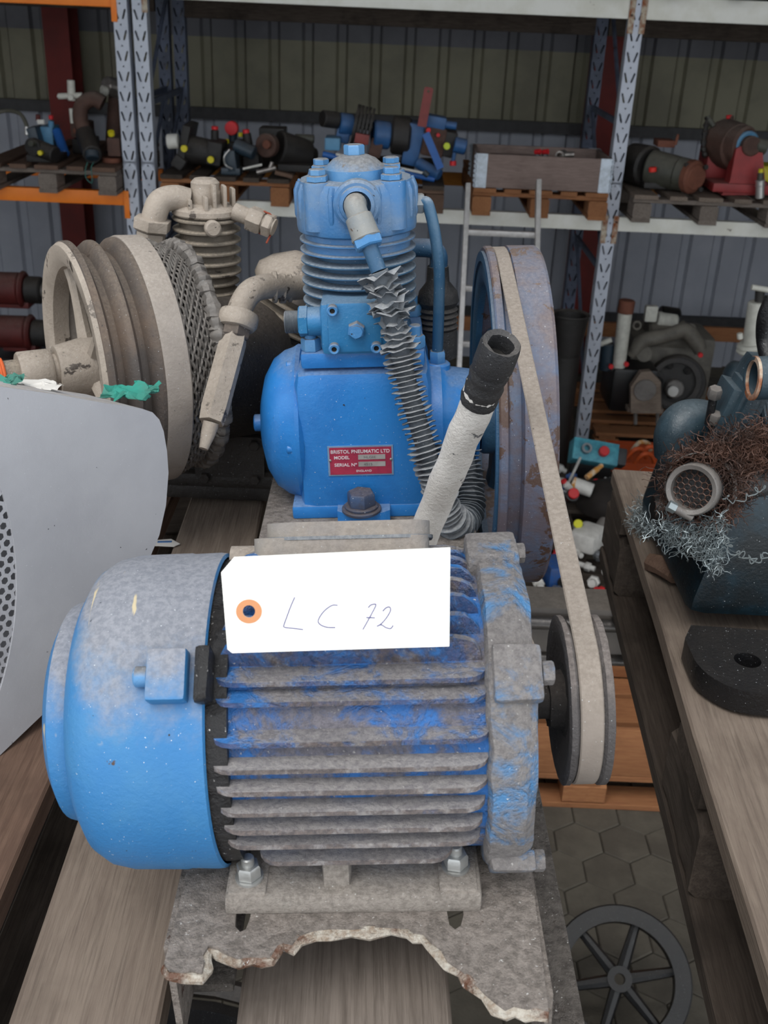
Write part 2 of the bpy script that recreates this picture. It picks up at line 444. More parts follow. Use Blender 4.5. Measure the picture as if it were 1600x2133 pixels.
def rack(name, label, bays, levels, mat, rear_mat, conmat, ends):
    x0 = bays[0][0]
    t = thing(name, label, 'rack', (x0, YF, 0))
    for x in ends:
        put(t, 'post', post_mesh(3.4), (x-x0, -.0, 0)); put(t, 'post', post_mesh(3.4, mat='rack_dark'), (x-x0, YR-YF, 0))
        put(t, 'foot_plate', MB().box((0, .03, .006), (.085, .11, .012)).mesh('foot_plate', 'steel_dark'), (x-x0, 0, 0))
        for (za, zb) in ((.3, 1.1), (1.1, 1.9), (1.9, 2.7)):
            part(t, 'brace', MB().box((x, (YF+YR)/2+.05, zb), (.02, YR-YF, .03)), 'rack_dark')
            part(t, 'brace', MB().tube([(x, YF+.06, za), (x, YR, zb)], .012, 6), 'rack_dark')
    for (a, b) in bays:
        for (zt, hg, zr) in levels:
            p = part(t, 'beam', beam_mb(a+.04, b-.04, YF+.025, zt, hg), mat)
            part(p, 'connector', connector(a+.030, YF, zt, hg, 1), conmat); part(p, 'connector', connector(b-.030, YF, zt, hg, -1), conmat)
            part(t, 'beam', beam_mb(a+.04, b-.04, YR, zr, hg), rear_mat if zt < 2 else 'wood_dark')
    return t
rack('pallet_rack', 'pallet rack with blue-grey perforated posts and rusty cream beams', [(-1.378, 1.19), (1.19, 3.82)], [(1.420, .078, 1.475), (2.525, .11, 2.42)], 'rack_cream', 'wood_pine', 'rack_rusty', (-1.378, 1.19, 3.82))
rack('pallet_rack', 'pallet rack with bright orange beams', [(-4.2, -1.478)], [(1.440, .075, 1.42), (2.47, .105, 2.44)], 'rack_orange', 'rack_orange', 'rack_orange', (-4.2, -1.478))
t = thing('timber_rail', 'low orange-brown timber rail behind the old engine', 'timber', (1.2, 7.2, .0))
part(t, 'plank', MB().box((1.2, 7.22, .44), (5.2, .04, .10), bev=.004), 'wood_new')
for x in (-1.2, 1.1, 3.6): part(t, 'leg', MB().box((x, 7.23, .196), (.07, .04, .39)), 'wood_new')

# rack that carries the pallets in front
t = thing('pallet_rack', 'low rack of grey steel beams under the two machine pallets', 'rack', (-1.3, 1.25, 0))
for y in (.22, 1.25):
    b = part(t, 'beam', MB().box((.1, y, 1.690), (2.9, .06, .085), bev=.006), 'fg_beam')
    part(b, 'lip', MB().cyl((-1.35, y-.038, 1.713), (1.55, y-.038, 1.713), .009), 'dark_rod')
    part(b, 'lip', MB().cyl((-1.35, y-.034, 1.655), (1.55, y-.034, 1.655), .007), 'dark_rod')
    for x in (-1.35, 1.55): put(t, 'post', post_mesh(2.2), (x+1.3, y-1.25+.0, 0))
# ------------------------------------------------------------------ pallets (long side along local X)
def pallet(label, c, L, W_, rot, top, bl, frame='W', group=None, ntop=5, bw=.145, thick=.022):
    # c: centre of the underside
    t = thing('pallet', label, 'pallet', c, frame, group)
    t.matrix_world = t.matrix_world @ Matrix.Rotation(rot, 4, 'Z')
    hb = .078; z = 0
    for y in (-W_/2+.05, 0, W_/2-.05): board(t, 'bottom_board', (0, y, .011), (L, .1, .022), None, bl)
    for x in (-L/2+.0725, 0, L/2-.0725):
        for y in (-W_/2+.05, 0, W_/2-.05): board(t, 'block', (x, y, .061), (.145, .1, hb), None, bl, wob=.002)
        board(t, 'stringer_board', (x, 0, .111), (W_, .1, .022), RZ90, bl)
    for k in range(ntop):
        y = -W_/2+bw/2+(W_-bw)*k/(ntop-1)
        board(t, 'top_board', (0, y, .133), (L, bw if k % 2 == 0 else bw*.72, thick), None, top)
    return t
# ================================================================== the blue belt-driven compressor (frame U)
def paint2(name, c, c2, d0, d1, dust, dustc, dustc2, **k):
    # paint with dust that has settled on the faces turned upwards
    n = NT(name); co = n.coords(rnd=False)
    big = n.noise(co, k.get('sc', 14), 5, .65); fine = n.noise(co, k.get('bsc', 300), 4, .7); sp = n.noise(co, 700, 2, .5)
    col = n.mix(n.mul(n.ramp(big, .38, .66), .75), c, c2)
    rn = n.noise(co, k.get('rsc', 45), 6, .7, .4); col = n.mix(n.ramp(rn, .74-k.get('rust', 0)*.3, .765-k.get('rust', 0)*.3), col, k.get('rustc', '#4b3a32'))
    nn = n.add(n.up(), n.mul(n.add(n.noise(co, 26, 5, .7), -.5), .9))
    dm = n.mul(n.ramp(nn, d0, d1), dust)
    col = n.mix(dm, col, n.mix(n.ramp(fine, .35, .65), dustc, dustc2))
    col = n.mix(n.ramp(sp, .725, .765), col, '#cfd3d6'); col = n.mix(n.ramp(n.noise(co, 150, 3, .6), .725, .75), col, '#2c2d31')
    if k.get('scr'):   # short pale scratches
        sc_ = n.noise(n.coords((1, .16, .5), rnd=False), 95, 3, .55, .6); patch = n.ramp(n.noise(co, 22, 2, .5), .56, .62)
        col = n.mix(n.mul(n.ramp(sc_, .64, .68), patch), col, '#c3b494')
    n.l(col, n.b.inputs['Base Color']); n.l(n.add(n.mul(dm, .45), k.get('rough', .38)), n.b.inputs['Roughness'])
    n.b.inputs['Specular IOR Level'].default_value = k.get('spec', .5)
    n.bump(n.add(fine, n.mul(big, .8)), k.get('bump', .25), .0016)
paint2('blue_case', '#2a7ac2', '#1f69af', .55, .95, .55, '#8a97a5', '#6f7a86', rough=.3, rust=.05)
paint2('blue_head', '#3a70a3', '#6a8199', .35, .9, .8, '#8b9197', '#6f7477', rough=.28, rust=.2, rustc='#5a4a44')
paint2('blue_fin', '#2c5474', '#49687f', .3, .9, .9, '#8d98a3', '#6d7780', rough=.35, rust=.1)
paint2('blue_valve', '#2b73a5', '#3a7ea6', .3, .9, .6, '#7f8b92', '#69747c', rough=.35, rust=.06)
paint2('fan_blue', '#2f73aa', '#437fa9', .42, .85, .95, '#929297', '#7d7e84', rough=.45, rust=.13, sc=10, bump=.35, scr=1)
paint2('bolt_blue', '#4580b5', '#5f8cb3', .4, .9, .9, '#83807c', '#6b665f', rough=.35, rust=.25, rustc='#4a403a')
paint2('fly_blue', '#274e6e', '#34586f', .3, .9, .5, '#7f8084', '#6a686a', rough=.5, rust=.3, rustc='#3a2f2c', bump=.5)
paint2('fly_rim', '#585058', '#4a6a8c', .2, .95, .45, '#97877c', '#7a6d66', rough=.5, rust=.62, rustc='#4a362d', sc=16, rsc=20, bump=.35)
paint2('pulley_grey', '#4f4b4a', '#3a3636', .2, .9, .6, '#8f857f', '#6f6661', rough=.7, rust=.2, bump=.9)
paint2('pulley_face', '#2c2928', '#1d1b1b', .2, .9, .4, '#5f5751', '#47403b', rough=.85, bump=1.0)
paint2('belt_dust', '#8a8077', '#786e65', .1, .8, .8, '#988e84', '#857b71', rough=.85, rust=.05, bump=.25)
paint2('brass_dirty', '#8a8a86', '#6e7b86', .3, .9, .6, '#9d968c', '#7d746a', rough=.45, rust=.25, rustc='#5a463a')
paint2('hose_grey', '#5d646b', '#474d54', .1, .9, .9, '#a2a3a3', '#84868a', rough=.5, bump=.4)
paint2('conduit_white', '#e0dcd6', '#cbc5be', .3, .9, .4, '#d6d2cc', '#b9b3ac', rough=.5, rust=.44, rustc='#6a6b6c', rsc=26, bump=.8)
paint2('conduit_black', '#2b2b2d', '#3a3836', .3, .9, .5, '#77726e', '#5b5652', rough=.55, rust=.1, bump=.8)
paint2('box_grey', '#8f887f', '#7b7a7c', .2, .8, .8, '#a3988d', '#8c8177', rough=.75, rust=.06, bump=.4)
paint2('bolt_dark', '#3c332f', '#2f4f78', .3, .9, .5, '#6b5f58', '#51463f', rough=.5, rust=.2)
crust('motor_fin', '#3370b0', ('#aaa4a3', '#848083'), .075, rust=.24, bump=1.0, flat=.05, edge=.55)
crust('motor_fin_low', '#3370b0', ('#c0bab7', '#9b9597'), .22, rust=.16, bump=1.0, flat=.05, edge=.55)
crust('motor_core', '#2f6cb0', ('#97929a', '#77747c'), .10, rust=.15, bump=1.0)
crust('motor_bell', '#4a7fae', ('#a49e9b', '#827d7c'), .17, rust=.06, bump=1.0)
crust('motor_black', '#1d1b1b', ('#3a3634', '#24211f'), .1, rust=.1, bump=1.0)
crust('motor_foot', '#8d8880', ('#a79e95', '#857d75'), .25, rust=.12, bump=.7)
crust('base_plate', '#7d736b', ('#9c928a', '#6e665f'), .25, rust=.24, bump=1.0, gsc=160)
crust('base_dark', '#57504b', ('#6f6862', '#4b4540'), .2, rust=.12, bump=1.0, gsc=160)
crust('torn_edge', '#5a3a28', ('#d6cfc2', '#a08c78'), .14, rust=.25, bump=1.0, gsc=160)
plain('bright_nut', '#b9bab8', .35, .6, .1, vary=.5); plain('plate_red', '#a02b45', .5, 0, .15, vary=.35, c2='#8a2340', sc=60)
plain('plate_rim', '#7c9bbb', .4, .2, vary=.3); plain('plate_letter', '#d6ccd2', .5); plain('plate_box', '#b3b0ae', .45, .3, vary=.4); plain('stamp', '#6f7074', .5, .3)
plain('tag_paper', '#fbf9f2', .8, 0, .03, vary=.0); plain('tag_ring', '#c98a5e', .75, vary=.1); plain('pen_ink', '#5f5d86', .6, vary=0)

MY, MZ = .52, -.382          # motor axis
CYc, CZc = 1.022, -.392      # crank axis
XA = V((1, 0, 0))
comp = thing('air_compressor', 'blue belt-driven air compressor with finned electric motor on rusty base plate', 'compressor', (-.03, .75, -.545), 'U')
# ---- base plate with torn front edge
zt = -.468
def up2(px, py): p = atU(px, py, z=zt); return (p.x, p.y)
front = [(389,1801),(372,1880),(356,1945),(345,2005),(350,2021),(378,2028),(400,2023),(420,2027),(428,2004),(424,1986),(433,1972),(452,1976),(470,1988),(498,1994),(524,1993),(545,1984),(563,1986),(578,1968),(592,1958),(607,1961),(622,1951),(655,1940),(690,1935),(730,1931),(770,1933),(815,1928),(848,1931),(862,1940),(880,1947),(896,1962),(917,1978),(935,1999),(960,2019),(981,2042),(1010,2064),(1036,2088),(1050,2099),(1072,2096),(1098,2101),(1120,2097),(1141,2103)]
rp = random.Random(5)
fe = [up2(px+rp.uniform(-3, 3), py+rp.uniform(-4, 4)) for px, py in front]
out = [(-.136, 1.125), (-.136, .80)] + fe + [(.074, .46), (.075, .80), (.075, 1.125)]
slotL = [up2(*p) for p in ((492,1884),(527,1884),(520,1915),(512,1936),(500,1941),(490,1930))]
slotR = [up2(*p) for p in ((926,1872),(962,1868),(966,1905),(960,1928),(948,1936),(936,1926))]
bp = part(comp, 'base_plate', MB().prism(out, (0, 0, zt-.005), XA, (0, 1, 0), .005, [slotL, slotR]), 'base_plate')
# ragged rusty lip along the torn edge
m = MB()
pts = [V((x, y, zt-.004)) for x, y in fe[3:]]
m.tube([p+V((rp.uniform(-.0008, .0008), rp.uniform(-.0008, .0008), rp.uniform(-.002, .001))) for p in pts], [rp.uniform(.0026, .0046) for p in pts], 7)
part(bp, 'torn_lip', m.jit(.0012, 180), 'torn_edge')
part(comp, 'side_web', MB().box((.0735, .735, -.5085), (.004, .70, .073)), 'base_plate')
part(comp, 'side_web', MB().box((-.1345, .77, -.5085), (.004, .70, .073)), 'base_plate')
part(comp, 'side_flange', MB().box((.087, .735, -.5385), (.028, .74, .007), bev=.001), 'base_dark', label='dark gritty outward flange')
part(comp, 'side_flange', MB().box((-.120, .78, -.5410), (.025, .66, .007), bev=.001), 'base_dark')
# ---- motor: core, fins, foot
x0, x1 = -.103, .045
part(comp, 'motor_core', MB().lathe([(0, 0), (.083, 0), (.083, x1-x0), (0, x1-x0)], (x0, MY, MZ), XA, 56).jit(.0008, 120), 'motor_core')
RB = .0935
def fin_poly(xa, xb, tip, root, r=.011):
    # outline with the two tip corners rounded; u along x, v from root to tip
    o = [(xa, root), (xb, root)]
    for i in range(5): a = rad(90*i/4); o.append((xb-r+r*math.cos(a), tip-r+r*math.sin(a)))
    for i in range(5): a = rad(90+90*i/4); o.append((xa+r+r*math.cos(a), tip-r+r*math.sin(a)))
    return o
for s in (-1, 1):
    for i, (h, xa, xb) in enumerate(((.0655, -.1, .045), (.0575, -.1, .046), (.040, -.101, .046), (.0265, -.102, .045), (.0145, -.101, .044), (.0015, -.1, .043), (-.0115, -.099, .042), (-.0245, -.098, .041), (-.043, -.082, .026))):
        tip = math.sqrt(RB*RB-h*h); th = .0031
        m = MB().prism(fin_poly(xa, xb, tip, math.sqrt(max(.076**2-h*h, 0))-.004 if abs(h) < .07 else .02), (0, MY, MZ+h+(th/2 if s > 0 else -th/2)), XA, (0, s, 0), th)
        part(comp, 'motor_fin', m.jit(.0006, 130, i), 'motor_fin' if i < 3 else 'motor_fin_low')
for k in range(-4, 5):
    d = k*.0125; tip = math.sqrt(RB*RB-d*d)
    m = MB().prism(fin_poly(-.1+abs(k)*.0005, .043, tip, .055, .014), (0, MY+d+.002, MZ), XA, (0, 0, 1), .0042)
    part(comp, 'motor_fin', m.jit(.0006, 130, k+20), 'motor_fin')
m = MB().box((-.031, .459, -.461), (.146, .042, .014), bev=.0025)
for x in (-.091, .029): m.box((x, .457, -.4545), (.022, .034, .004), bev=.0015)
part(comp, 'motor_foot', m.jit(.001, 90), 'motor_foot')
part(comp, 'motor_foot', MB().box((-.031, .574, -.461), (.146, .042, .014), bev=.003), 'motor_foot')
m = MB().box((-.040, .462, -.438), (.016, .03, .045), R=Matrix.Rotation(rad(-8), 3, 'X'), bev=.004)
part(comp, 'foot_rib', m, 'motor_foot')
m = MB().box((-.031, .527, -.440), (.118, .09, .04), bev=.01); part(comp, 'foot_web', m, 'motor_core')
for (x, y, mt) in ((-.0905, .4515, 'bright_nut'), (.0285, .457, 'bright_nut')):
    b = part(comp, 'foot_bolt', MB().cyl((x, y, -.454), (x, y, -.4365), .0038, n=14, bev=.0008), mt)
    part(b, 'nut', MB().hexp((x, y, -.4505), (0, 0, 1), .0125, .0085, rot=.3), mt)
    part(b, 'washer', MB().cyl((x, y, -.4530), (x, y, -.4505), .0082, n=20), mt)
# ---- fan cover
P = [(.0905, -.001), (.0925, 0), (.093, .004), (.0925, .020), (.0930, .0215), (.0925, .052), (.090, .063), (.084, .072), (.074, .078), (.064, .080)]
cov = part(comp, 'fan_cover', MB().lathe(P+[(.060, .079), (.074, .076), (.086, .062), (.0895, .05), (.0905, -.001)], (-.104, MY, MZ), -XA, 64), 'fan_blue')
part(cov, 'end_cap', MB().lathe([(.064, .079), (.066, .084), (.064, .091), (.055, .096), (.030, .096), (.03, .09), (.064, .079)], (-.104, MY, MZ), -XA, 48, rad(-12)+pi, rad(332)+pi), 'fan_blue')
part(cov, 'end_grille', MB().cyl((-.18, MY, MZ), (-.186, MY, MZ), .062, n=40), 'motor_black')
part(cov, 'gap_ring', MB().lathe([(.089, 0), (.089, .012), (.06, .012), (.06, 0), (.089, 0)], (-.104, MY, MZ), XA, 48), 'motor_black')
# lug and screw where the cover is clamped
n0 = V((0, -.066, .068)).normalized(); tt = V((0, -.068, -.066)).normalized(); Rl = Matrix((XA, n0, tt)).transposed()
lc = V((-.1215, MY, MZ))+n0*.0965
part(cov, 'clamp_lug', MB().box(lc, (.021, .014, .0275), R=Rl, bev=.0025), 'fan_blue')
part(cov, 'clamp_screw', MB().cyl(lc+V((-.0095, 0, 0)), lc+V((-.0175, 0, 0)), .0055, n=16, bev=.001), 'bolt_blue')
part(cov, 'clamp_lug', MB().box(lc+V((.0185, 0, 0))+n0*-.001, (.009, .016, .029), R=Rl, bev=.003).jit(.0015, 120), 'motor_black')
# ---- drive-end bell
P = [(0, 0), (.086, 0), (.0905, .002), (.0905, .020), (.086, .026), (.060, .029), (.034, .033), (.028, .034), (.0, .034)]
def lob(a): return 1+.035*max(0, math.cos(4*(a-rad(45))))**3
bell = part(comp, 'end_bell', MB().lathe(P, (.044, MY, MZ), XA, 72, shape=lob).jit(.0016, 70, 4), 'motor_bell')
for (da, L) in ((2.36, .03), (3.9, .03), (.8, .03), (-.78, .03)):
    c = V((.060, MY+.092*math.cos(da), MZ+.092*math.sin(da)))
    rr = V((0, math.cos(da), math.sin(da))); tq = V((0, -math.sin(da), math.cos(da)))
    part(bell, 'bell_lug', MB().box(c, (.026, .012, .030), R=Matrix((XA, rr, tq)).transposed(), bev=.003).jit(.001, 90), 'motor_bell')
    part(bell, 'bell_bolt', MB().hexp(c+V((.013, 0, 0)), (1, 0, 0), .011, .006), 'motor_bell')
part(bell, 'lifting_lug', MB().box((.054, MY+.022, MZ+.086), (.030, .03, .02), bev=.003).jit(.001, 80), 'motor_bell')
# ---- terminal box leaning on the back of the motor
nn = V((0, .5, .866)); ta = V((0, .866, -.5)); Rb = Matrix((XA, ta, nn)).transposed()
def tb(u, v, w_): return V((-.034+u, MY, MZ))+ta*v+nn*w_
box = part(comp, 'terminal_box', MB().prism(rrect(.104, .062, .010), tb(0, .004, .080), XA, ta, .020), 'box_grey')
part(box, 'lid', MB().prism(rrect(.098, .060, .016), tb(.004, .004, .1), XA, ta, .009).jit(.0005, 60), 'box_grey')
part(box, 'gasket', MB().prism(rrect(.101, .063, .016), tb(.004, .004, .0985), XA, ta, .002), 'hose_grey')
part(box, 'cable_gland', MB().cyl(tb(-.05, .0, .085), tb(-.068, .0, .085), .012), 'box_grey')
# ---- conduit pipe
p0, p1 = atU(868, 1150, d=.93), atU(1037, 735, d=.735)
dr = (p1-p0).normalized(); L = (p1-p0).length; rc = .0132
wob = lambda t: V((.0006*math.sin(t*9), 0, .0006*math.cos(t*7)))
cp = part(comp, 'conduit', MB().tube([p0+dr*L*i/24+wob(i/24*3) for i in range(22)], rc, 18).jit(.0007, 160), 'conduit_white')
part(cp, 'tape', MB().tube([p0+dr*L*(.80+.17*i/10) for i in range(11)], [rc*1.05+.0008*math.sin(i*2.1) for i in range(11)], 18, caps=False).jit(.0009, 190), 'conduit_black')
part(cp, 'pipe_end', MB().lathe([(.0085, -.012), (.0095, .012), (.0135, .014), (.0148, .010), (.0150, -.008), (.0140, -.012)], p1-dr*.004, dr, 22).jit(.0010, 230), 'conduit_black')
part(cp, 'pipe_end', MB().cyl(p1-dr*.012, p1-dr*.005, .0093), 'blackhole')
# ---- motor pulley
P = [(.012, .004), (.034, .003), (.040, .001), (.047, 0), (.0505, .001), (.0505, .004), (.044, .009), (.044, .016), (.0505, .021), (.0505, .025), (.046, .026), (.012, .022)]
pul = part(comp, 'motor_pulley', MB().lathe(P, (.093, MY, MZ), XA, 56).jit(.0003, 160), 'pulley_grey')
part(pul, 'pulley_web', MB().lathe([(0, -.006), (.016, -.006), (.018, .003), (.036, .006), (.044, .0015)], (.093, MY, MZ), XA, 40).jit(.0012, 110), 'pulley_face')
part(pul, 'shaft', MB().cyl((.07, MY, MZ), (.122, MY, MZ), .0115), 'pulley_face')
# ---- flywheel with spokes
XF = .0905
P = [(.136, .030), (.136, .006), (.139, .002), (.158, .002), (.160, 0), (.1705, 0), (.172, .0015), (.172, .0075), (.164, .010), (.164, .020), (.172, .0225), (.1715, .050), (.1690, .053), (.150, .053), (.148, .040), (.136, .034), (.136, .030)]
fw = part(comp, 'flywheel', MB().lathe(P, (XF, CYc, CZc), XA, 96), 'fly_rim')
part(fw, 'rim_face', MB().lathe([(.134, .008), (.1345, .0015), (.139, -.0005), (.157, -.0005), (.1575, -.0025), (.167, -.0025), (.1675, .001)], (XF, CYc, CZc), XA, 96), 'fly_blue')
part(fw, 'hub', MB().lathe([(0, -.004), (.036, -.004), (.038, 0), (.038, .04), (0, .04)], (XF, CYc, CZc), XA, 40), 'fly_blue')
for k in range(5):
    a = rad(72*k+20); d = V((0, math.cos(a), math.sin(a)))
    m = MB().tube([V((XF+.02, CYc, CZc))+d*(.03+.108*i/6) for i in range(7)], [.019-.0012*i for i in range(6)]+[.016], 8)
    m.v = [V((XF+.02+(p.x-XF-.02)*.55, p.y, p.z)) for p in m.v]
    part(fw, 'spoke', m, 'fly_blue')
# ---- belt
c1, c2, r1, r2 = V((MY, MZ)), V((CYc, CZc)), .0478, .1690
dv = c2-c1; D = dv.length; base_a = math.atan2(dv.y, dv.x); al = math.acos((r1-r2)/D)
loop = []
# angle of the tangent points measured from the direction c1->c2
for i in range(25):
    a = base_a+al+(2*pi-2*al)*i/24; loop.append((c1+V((math.cos(a), math.sin(a)))*r1, V((math.cos(a), math.sin(a)))))
for i in range(49):
    a = base_a-al+(2*al)*i/48; loop.append((c2+V((math.cos(a), math.sin(a)))*r2, V((math.cos(a), math.sin(a)))))
vs = []; bx = .1055
for p, nrm in loop:
    for (dx, dn) in ((-.0045, -.007), (-.0066, .0012), (-.0058, .002), (.0058, .002), (.0066, .0012), (.0045, -.007)):
        q = p+nrm*dn; vs.append(V((bx+dx, q.x, q.y)))
n = len(loop); fs = [(i*6+k, i*6+(k+1) % 6, ((i+1) % n)*6+(k+1) % 6, ((i+1) % n)*6+k) for i in range(n) for k in range(6)]
part(comp, 'drive_belt', MB().add(vs, fs), 'belt_dust')
# ---- crankcase
cc = part(comp, 'crankcase', MB().box((-.031, 1.022, -.392), (.132, .148, .154), bev=.016), 'blue_case')
part(cc, 'foot_lug', MB().prism([(-.026, -.014), (.026, -.014), (.026, .01), (.018, .016), (-.018, .016), (-.026, .01)][::-1], (-.034, .944, -.4695), XA, (0, -1, 0), -.016), 'blue_case')
part(cc, 'foot_lug', MB().box((-.031, 1.022, -.461), (.150, .150, .014), bev=.003), 'blue_case')
fb = part(comp, 'foot_bolt', MB().hexp((-.036, .934, -.447), (0, 0, 1), .0245, .014, rot=.25), 'bolt_dark', label='rust-brown hexagon foot bolt')
part(fb, 'washer', MB().cyl((-.036, .934, -.4535), (-.036, .934, -.4495), .0195, n=28, bev=.001), 'bolt_dark')
part(fb, 'washer', MB().cyl((-.036, .934, -.4500), (-.036, .934, -.4465), .0165, n=28, bev=.001), 'bolt_dark')
ec = part(comp, 'end_cover', MB().lathe([(.072, -.004), (.079, 0), (.080, .004), (.077, .009), (.074, .018), (.066, .029), (.05, .038), (.03, .043), (.014, .045), (0, .045)], (-.094, CYc, CZc), -XA, 56), 'blue_case')
part(ec, 'plug', MB().cyl((-.136, CYc, CZc), (-.147, CYc, CZc), .009, n=18, bev=.001), 'blue_case')
for a in (40, 110, 180, 250, 320): part(ec, 'screw', MB().cyl((-.098, CYc+.073*math.cos(rad(a)), CZc+.073*math.sin(rad(a))), (-.107, CYc+.073*math.cos(rad(a)), CZc+.073*math.sin(rad(a))), .005, n=12, bev=.001), 'blue_case')
m = MB().lathe([(.060, -.004), (.060, .012), (.054, .018), (.050, .046), (.044, .050), (.02, .052)], (.034, CYc, CZc), XA, 40)
part(comp, 'bearing_housing', m, 'blue_case')
part(comp, 'cylinder_flange', MB().box((-.030, 1.022, -.306), (.118, .134, .016), bev=.004), 'blue_case')
for (x, y) in ((-.079, .966), (.020, .966), (-.079, 1.078), (.020, 1.078)):
    b = part(comp, 'flange_bolt', MB().hexp((x, y, -.298), (0, 0, 1), .0165, .012, rot=.5), 'bolt_blue')
    part(b, 'stud', MB().cyl((x, y, -.288), (x, y, -.276), .0056, n=12, bev=.001), 'bolt_blue')
# ---- cylinder and its fins
XC, YC = -.0325, 1.022
part(comp, 'cylinder', MB().lathe([(0, -.300), (.052, -.300), (.050, -.290), (.047, -.276), (.040, -.268), (.040, -.19), (0, -.19)], (XC, YC, 0), (0, 0, 1), 48), 'blue_fin')
for i in range(8):
    z = -.2035-i*.0098
    m = MB().lathe([(.038, .0019), (.0535, .0014), (.0555, .0006), (.0555, -.0006), (.0535, -.0014), (.038, -.0019)], (XC, YC, z), (0, 0, 1), 64)
    part(comp, 'cylinder_fin', m, 'blue_fin' if i > 1 else 'blue_head')
part(comp, 'cylinder_band', MB().lathe([(.038, -.196), (.0505, -.197), (.0505, -.212), (.038, -.2135)], (XC, YC, 0), (0, 0, 1), 48), 'blue_head')
# ---- suction valve chest on the front of the cylinder
vb = part(comp, 'valve_chest', MB().box((-.037, .977, -.2735), (.062, .062, .050), bev=.007), 'blue_valve')
part(vb, 'cover', MB().box((-.036, .9475, -.2715), (.050, .007, .047), bev=.003), 'blue_valve')
for (x, z) in ((-.0555, -.2535), (-.0165, -.2535), (-.0555, -.2895), (-.0165, -.2895)):
    s_ = part(vb, 'socket_screw', MB().lathe([(.0025, .004), (.0025, .0065), (.0042, .007), (.0052, .006), (.0052, 0)], (x, .944, z), (0, -1, 0), 18), 'bolt_blue')
    part(s_, 'socket', MB().cyl((x, .9425, z), (x, .9395, z), .0026, n=6), 'blackhole')
part(vb, 'valve_bolt', MB().hexp((-.0345, .944, -.2725), (0, -1, 0), .0145, .008, rot=.4), 'bolt_blue')
part(vb, 'valve_bolt', MB().cyl((-.0345, .936, -.2725), (-.0345, .9335, -.2725), .0058, n=16), 'bolt_blue')
part(vb, 'inlet_neck', MB().cyl((-.060, .965, -.270), (-.080, .965, -.270), .0135, n=24), 'blue_valve')
part(vb, 'union_nut', MB().hexp((-.080, .965, -.270), (-1, 0, 0), .026, .009, rot=.5), 'blue_valve')
m = MB()
for i in range(9): m.lathe([(.0098, 0), (.0108, .0007), (.0098, .0014)], (-.089-.0014*i, .965, -.270), (-1, 0, 0), 22)
m.lathe([(.0098, 0), (.0098, .0130), (.0065, .0130), (.0065, .002)], (-.089, .965, -.270), (-1, 0, 0), 22)
part(vb, 'threaded_end', m, 'hose_grey')
# ---- cylinder head
def fl(a):
    return 1-.030*max(0, math.cos(8*a))**2
hd = part(comp, 'cylinder_head', MB().lathe([(0, -.1965), (.0535, -.1965), (.0565, -.1945), (.0575, -.190), (.0572, -.168), (.0560, -.156), (.0525, -.1495), (.047, -.1475), (0, -.1475)], (XC, YC, 0), (0, 0, 1), 96, shape=fl), 'blue_head')
for a in (225, 315, 45, 135):
    bx_, by_ = XC+.0475*math.cos(rad(a)), YC+.0475*math.sin(rad(a))
    part(hd, 'bolt_boss', MB().lathe([(.0135, -.190), (.0135, -.150), (.0125, -.1475), (0, -.1470)], (bx_, by_, 0), (0, 0, 1), 28), 'blue_head')
    hb = part(hd, 'head_bolt', MB().hexp((bx_, by_, -.147), (0, 0, 1), .0175, .0055, rot=a), 'bolt_blue')
    part(hb, 'head_nut', MB().hexp((bx_, by_, -.1415), (0, 0, 1), .0135, .0055, rot=a+.4), 'bolt_blue')
for a in (188, 205, 248, 262, 280, 292, 335, 352, 10, 90, 170):
    bx_, by_ = XC+.0545*math.cos(rad(a)), YC+.0545*math.sin(rad(a))
    part(hd, 'head_rib', MB().tube([(bx_, by_, -.186), (bx_, by_, -.18), (bx_, by_, -.158), (bx_*.97+XC*.03, by_*.97+YC*.03, -.151)], [.0022, .0042, .0042, .0028], 8), 'blue_head')
capo = part(hd, 'valve_cap', MB().lathe([(.0285, -.1475), (.0285, -.139), (.027, -.1375), (.020, -.131), (.012, -.1275), (0, -.1265)], (XC, YC-.012, 0), (0, 0, 1), 40), 'bolt_blue')
part(capo, 'cap_bolt', MB().hexp((XC, YC-.012, -.1275), (0, 0, 1), .0165, .009, rot=.5), 'bolt_blue')
# ---- discharge elbow
py_ = .968
part(hd, 'discharge_port', MB().lathe([(.0215, -.004), (.0215, .006), (.019, .0085), (.0165, .0085), (.0155, .011), (.0125, .0125)], (-.0300, py_, -.1640), (0, -1, 0), 32), 'blue_head')
pe = V((-.0315, .951, -.1640)); q1 = atU(786, 556, y=.928); dd = (q1-pe).normalized(); Lq = (q1-pe).length
el = part(comp, 'discharge_elbow', MB().tube(bez([(-.0305, .967, -.1640), (-.031, .955, -.1625), pe+V((0, -.004, .001)), pe+dd*.012+V((0, -.004, 0))], 6), .0098, 18), 'brass_dirty')
part(el, 'sleeve', MB().cyl(pe+dd*.008+V((0, -.004, 0)), pe+dd*.030+V((0, -.003, 0)), .0122, .0128, n=24, bev=.0012), 'brass_dirty')
part(el, 'union_nut', MB().hexp(pe+dd*.029+V((0, -.003, 0)), dd, .0235, .0085), 'bolt_blue')
part(el, 'tube_stub', MB().cyl(pe+dd*.034+V((0, -.003, 0)), q1+dd*.004, .0072, n=18), 'blue_fin')
part(el, 'ferrule', MB().cyl(pe+dd*.0265+V((0, -.003, 0)), pe+dd*.029+V((0, -.003, 0)), .0133, n=24), 'brass_dirty')
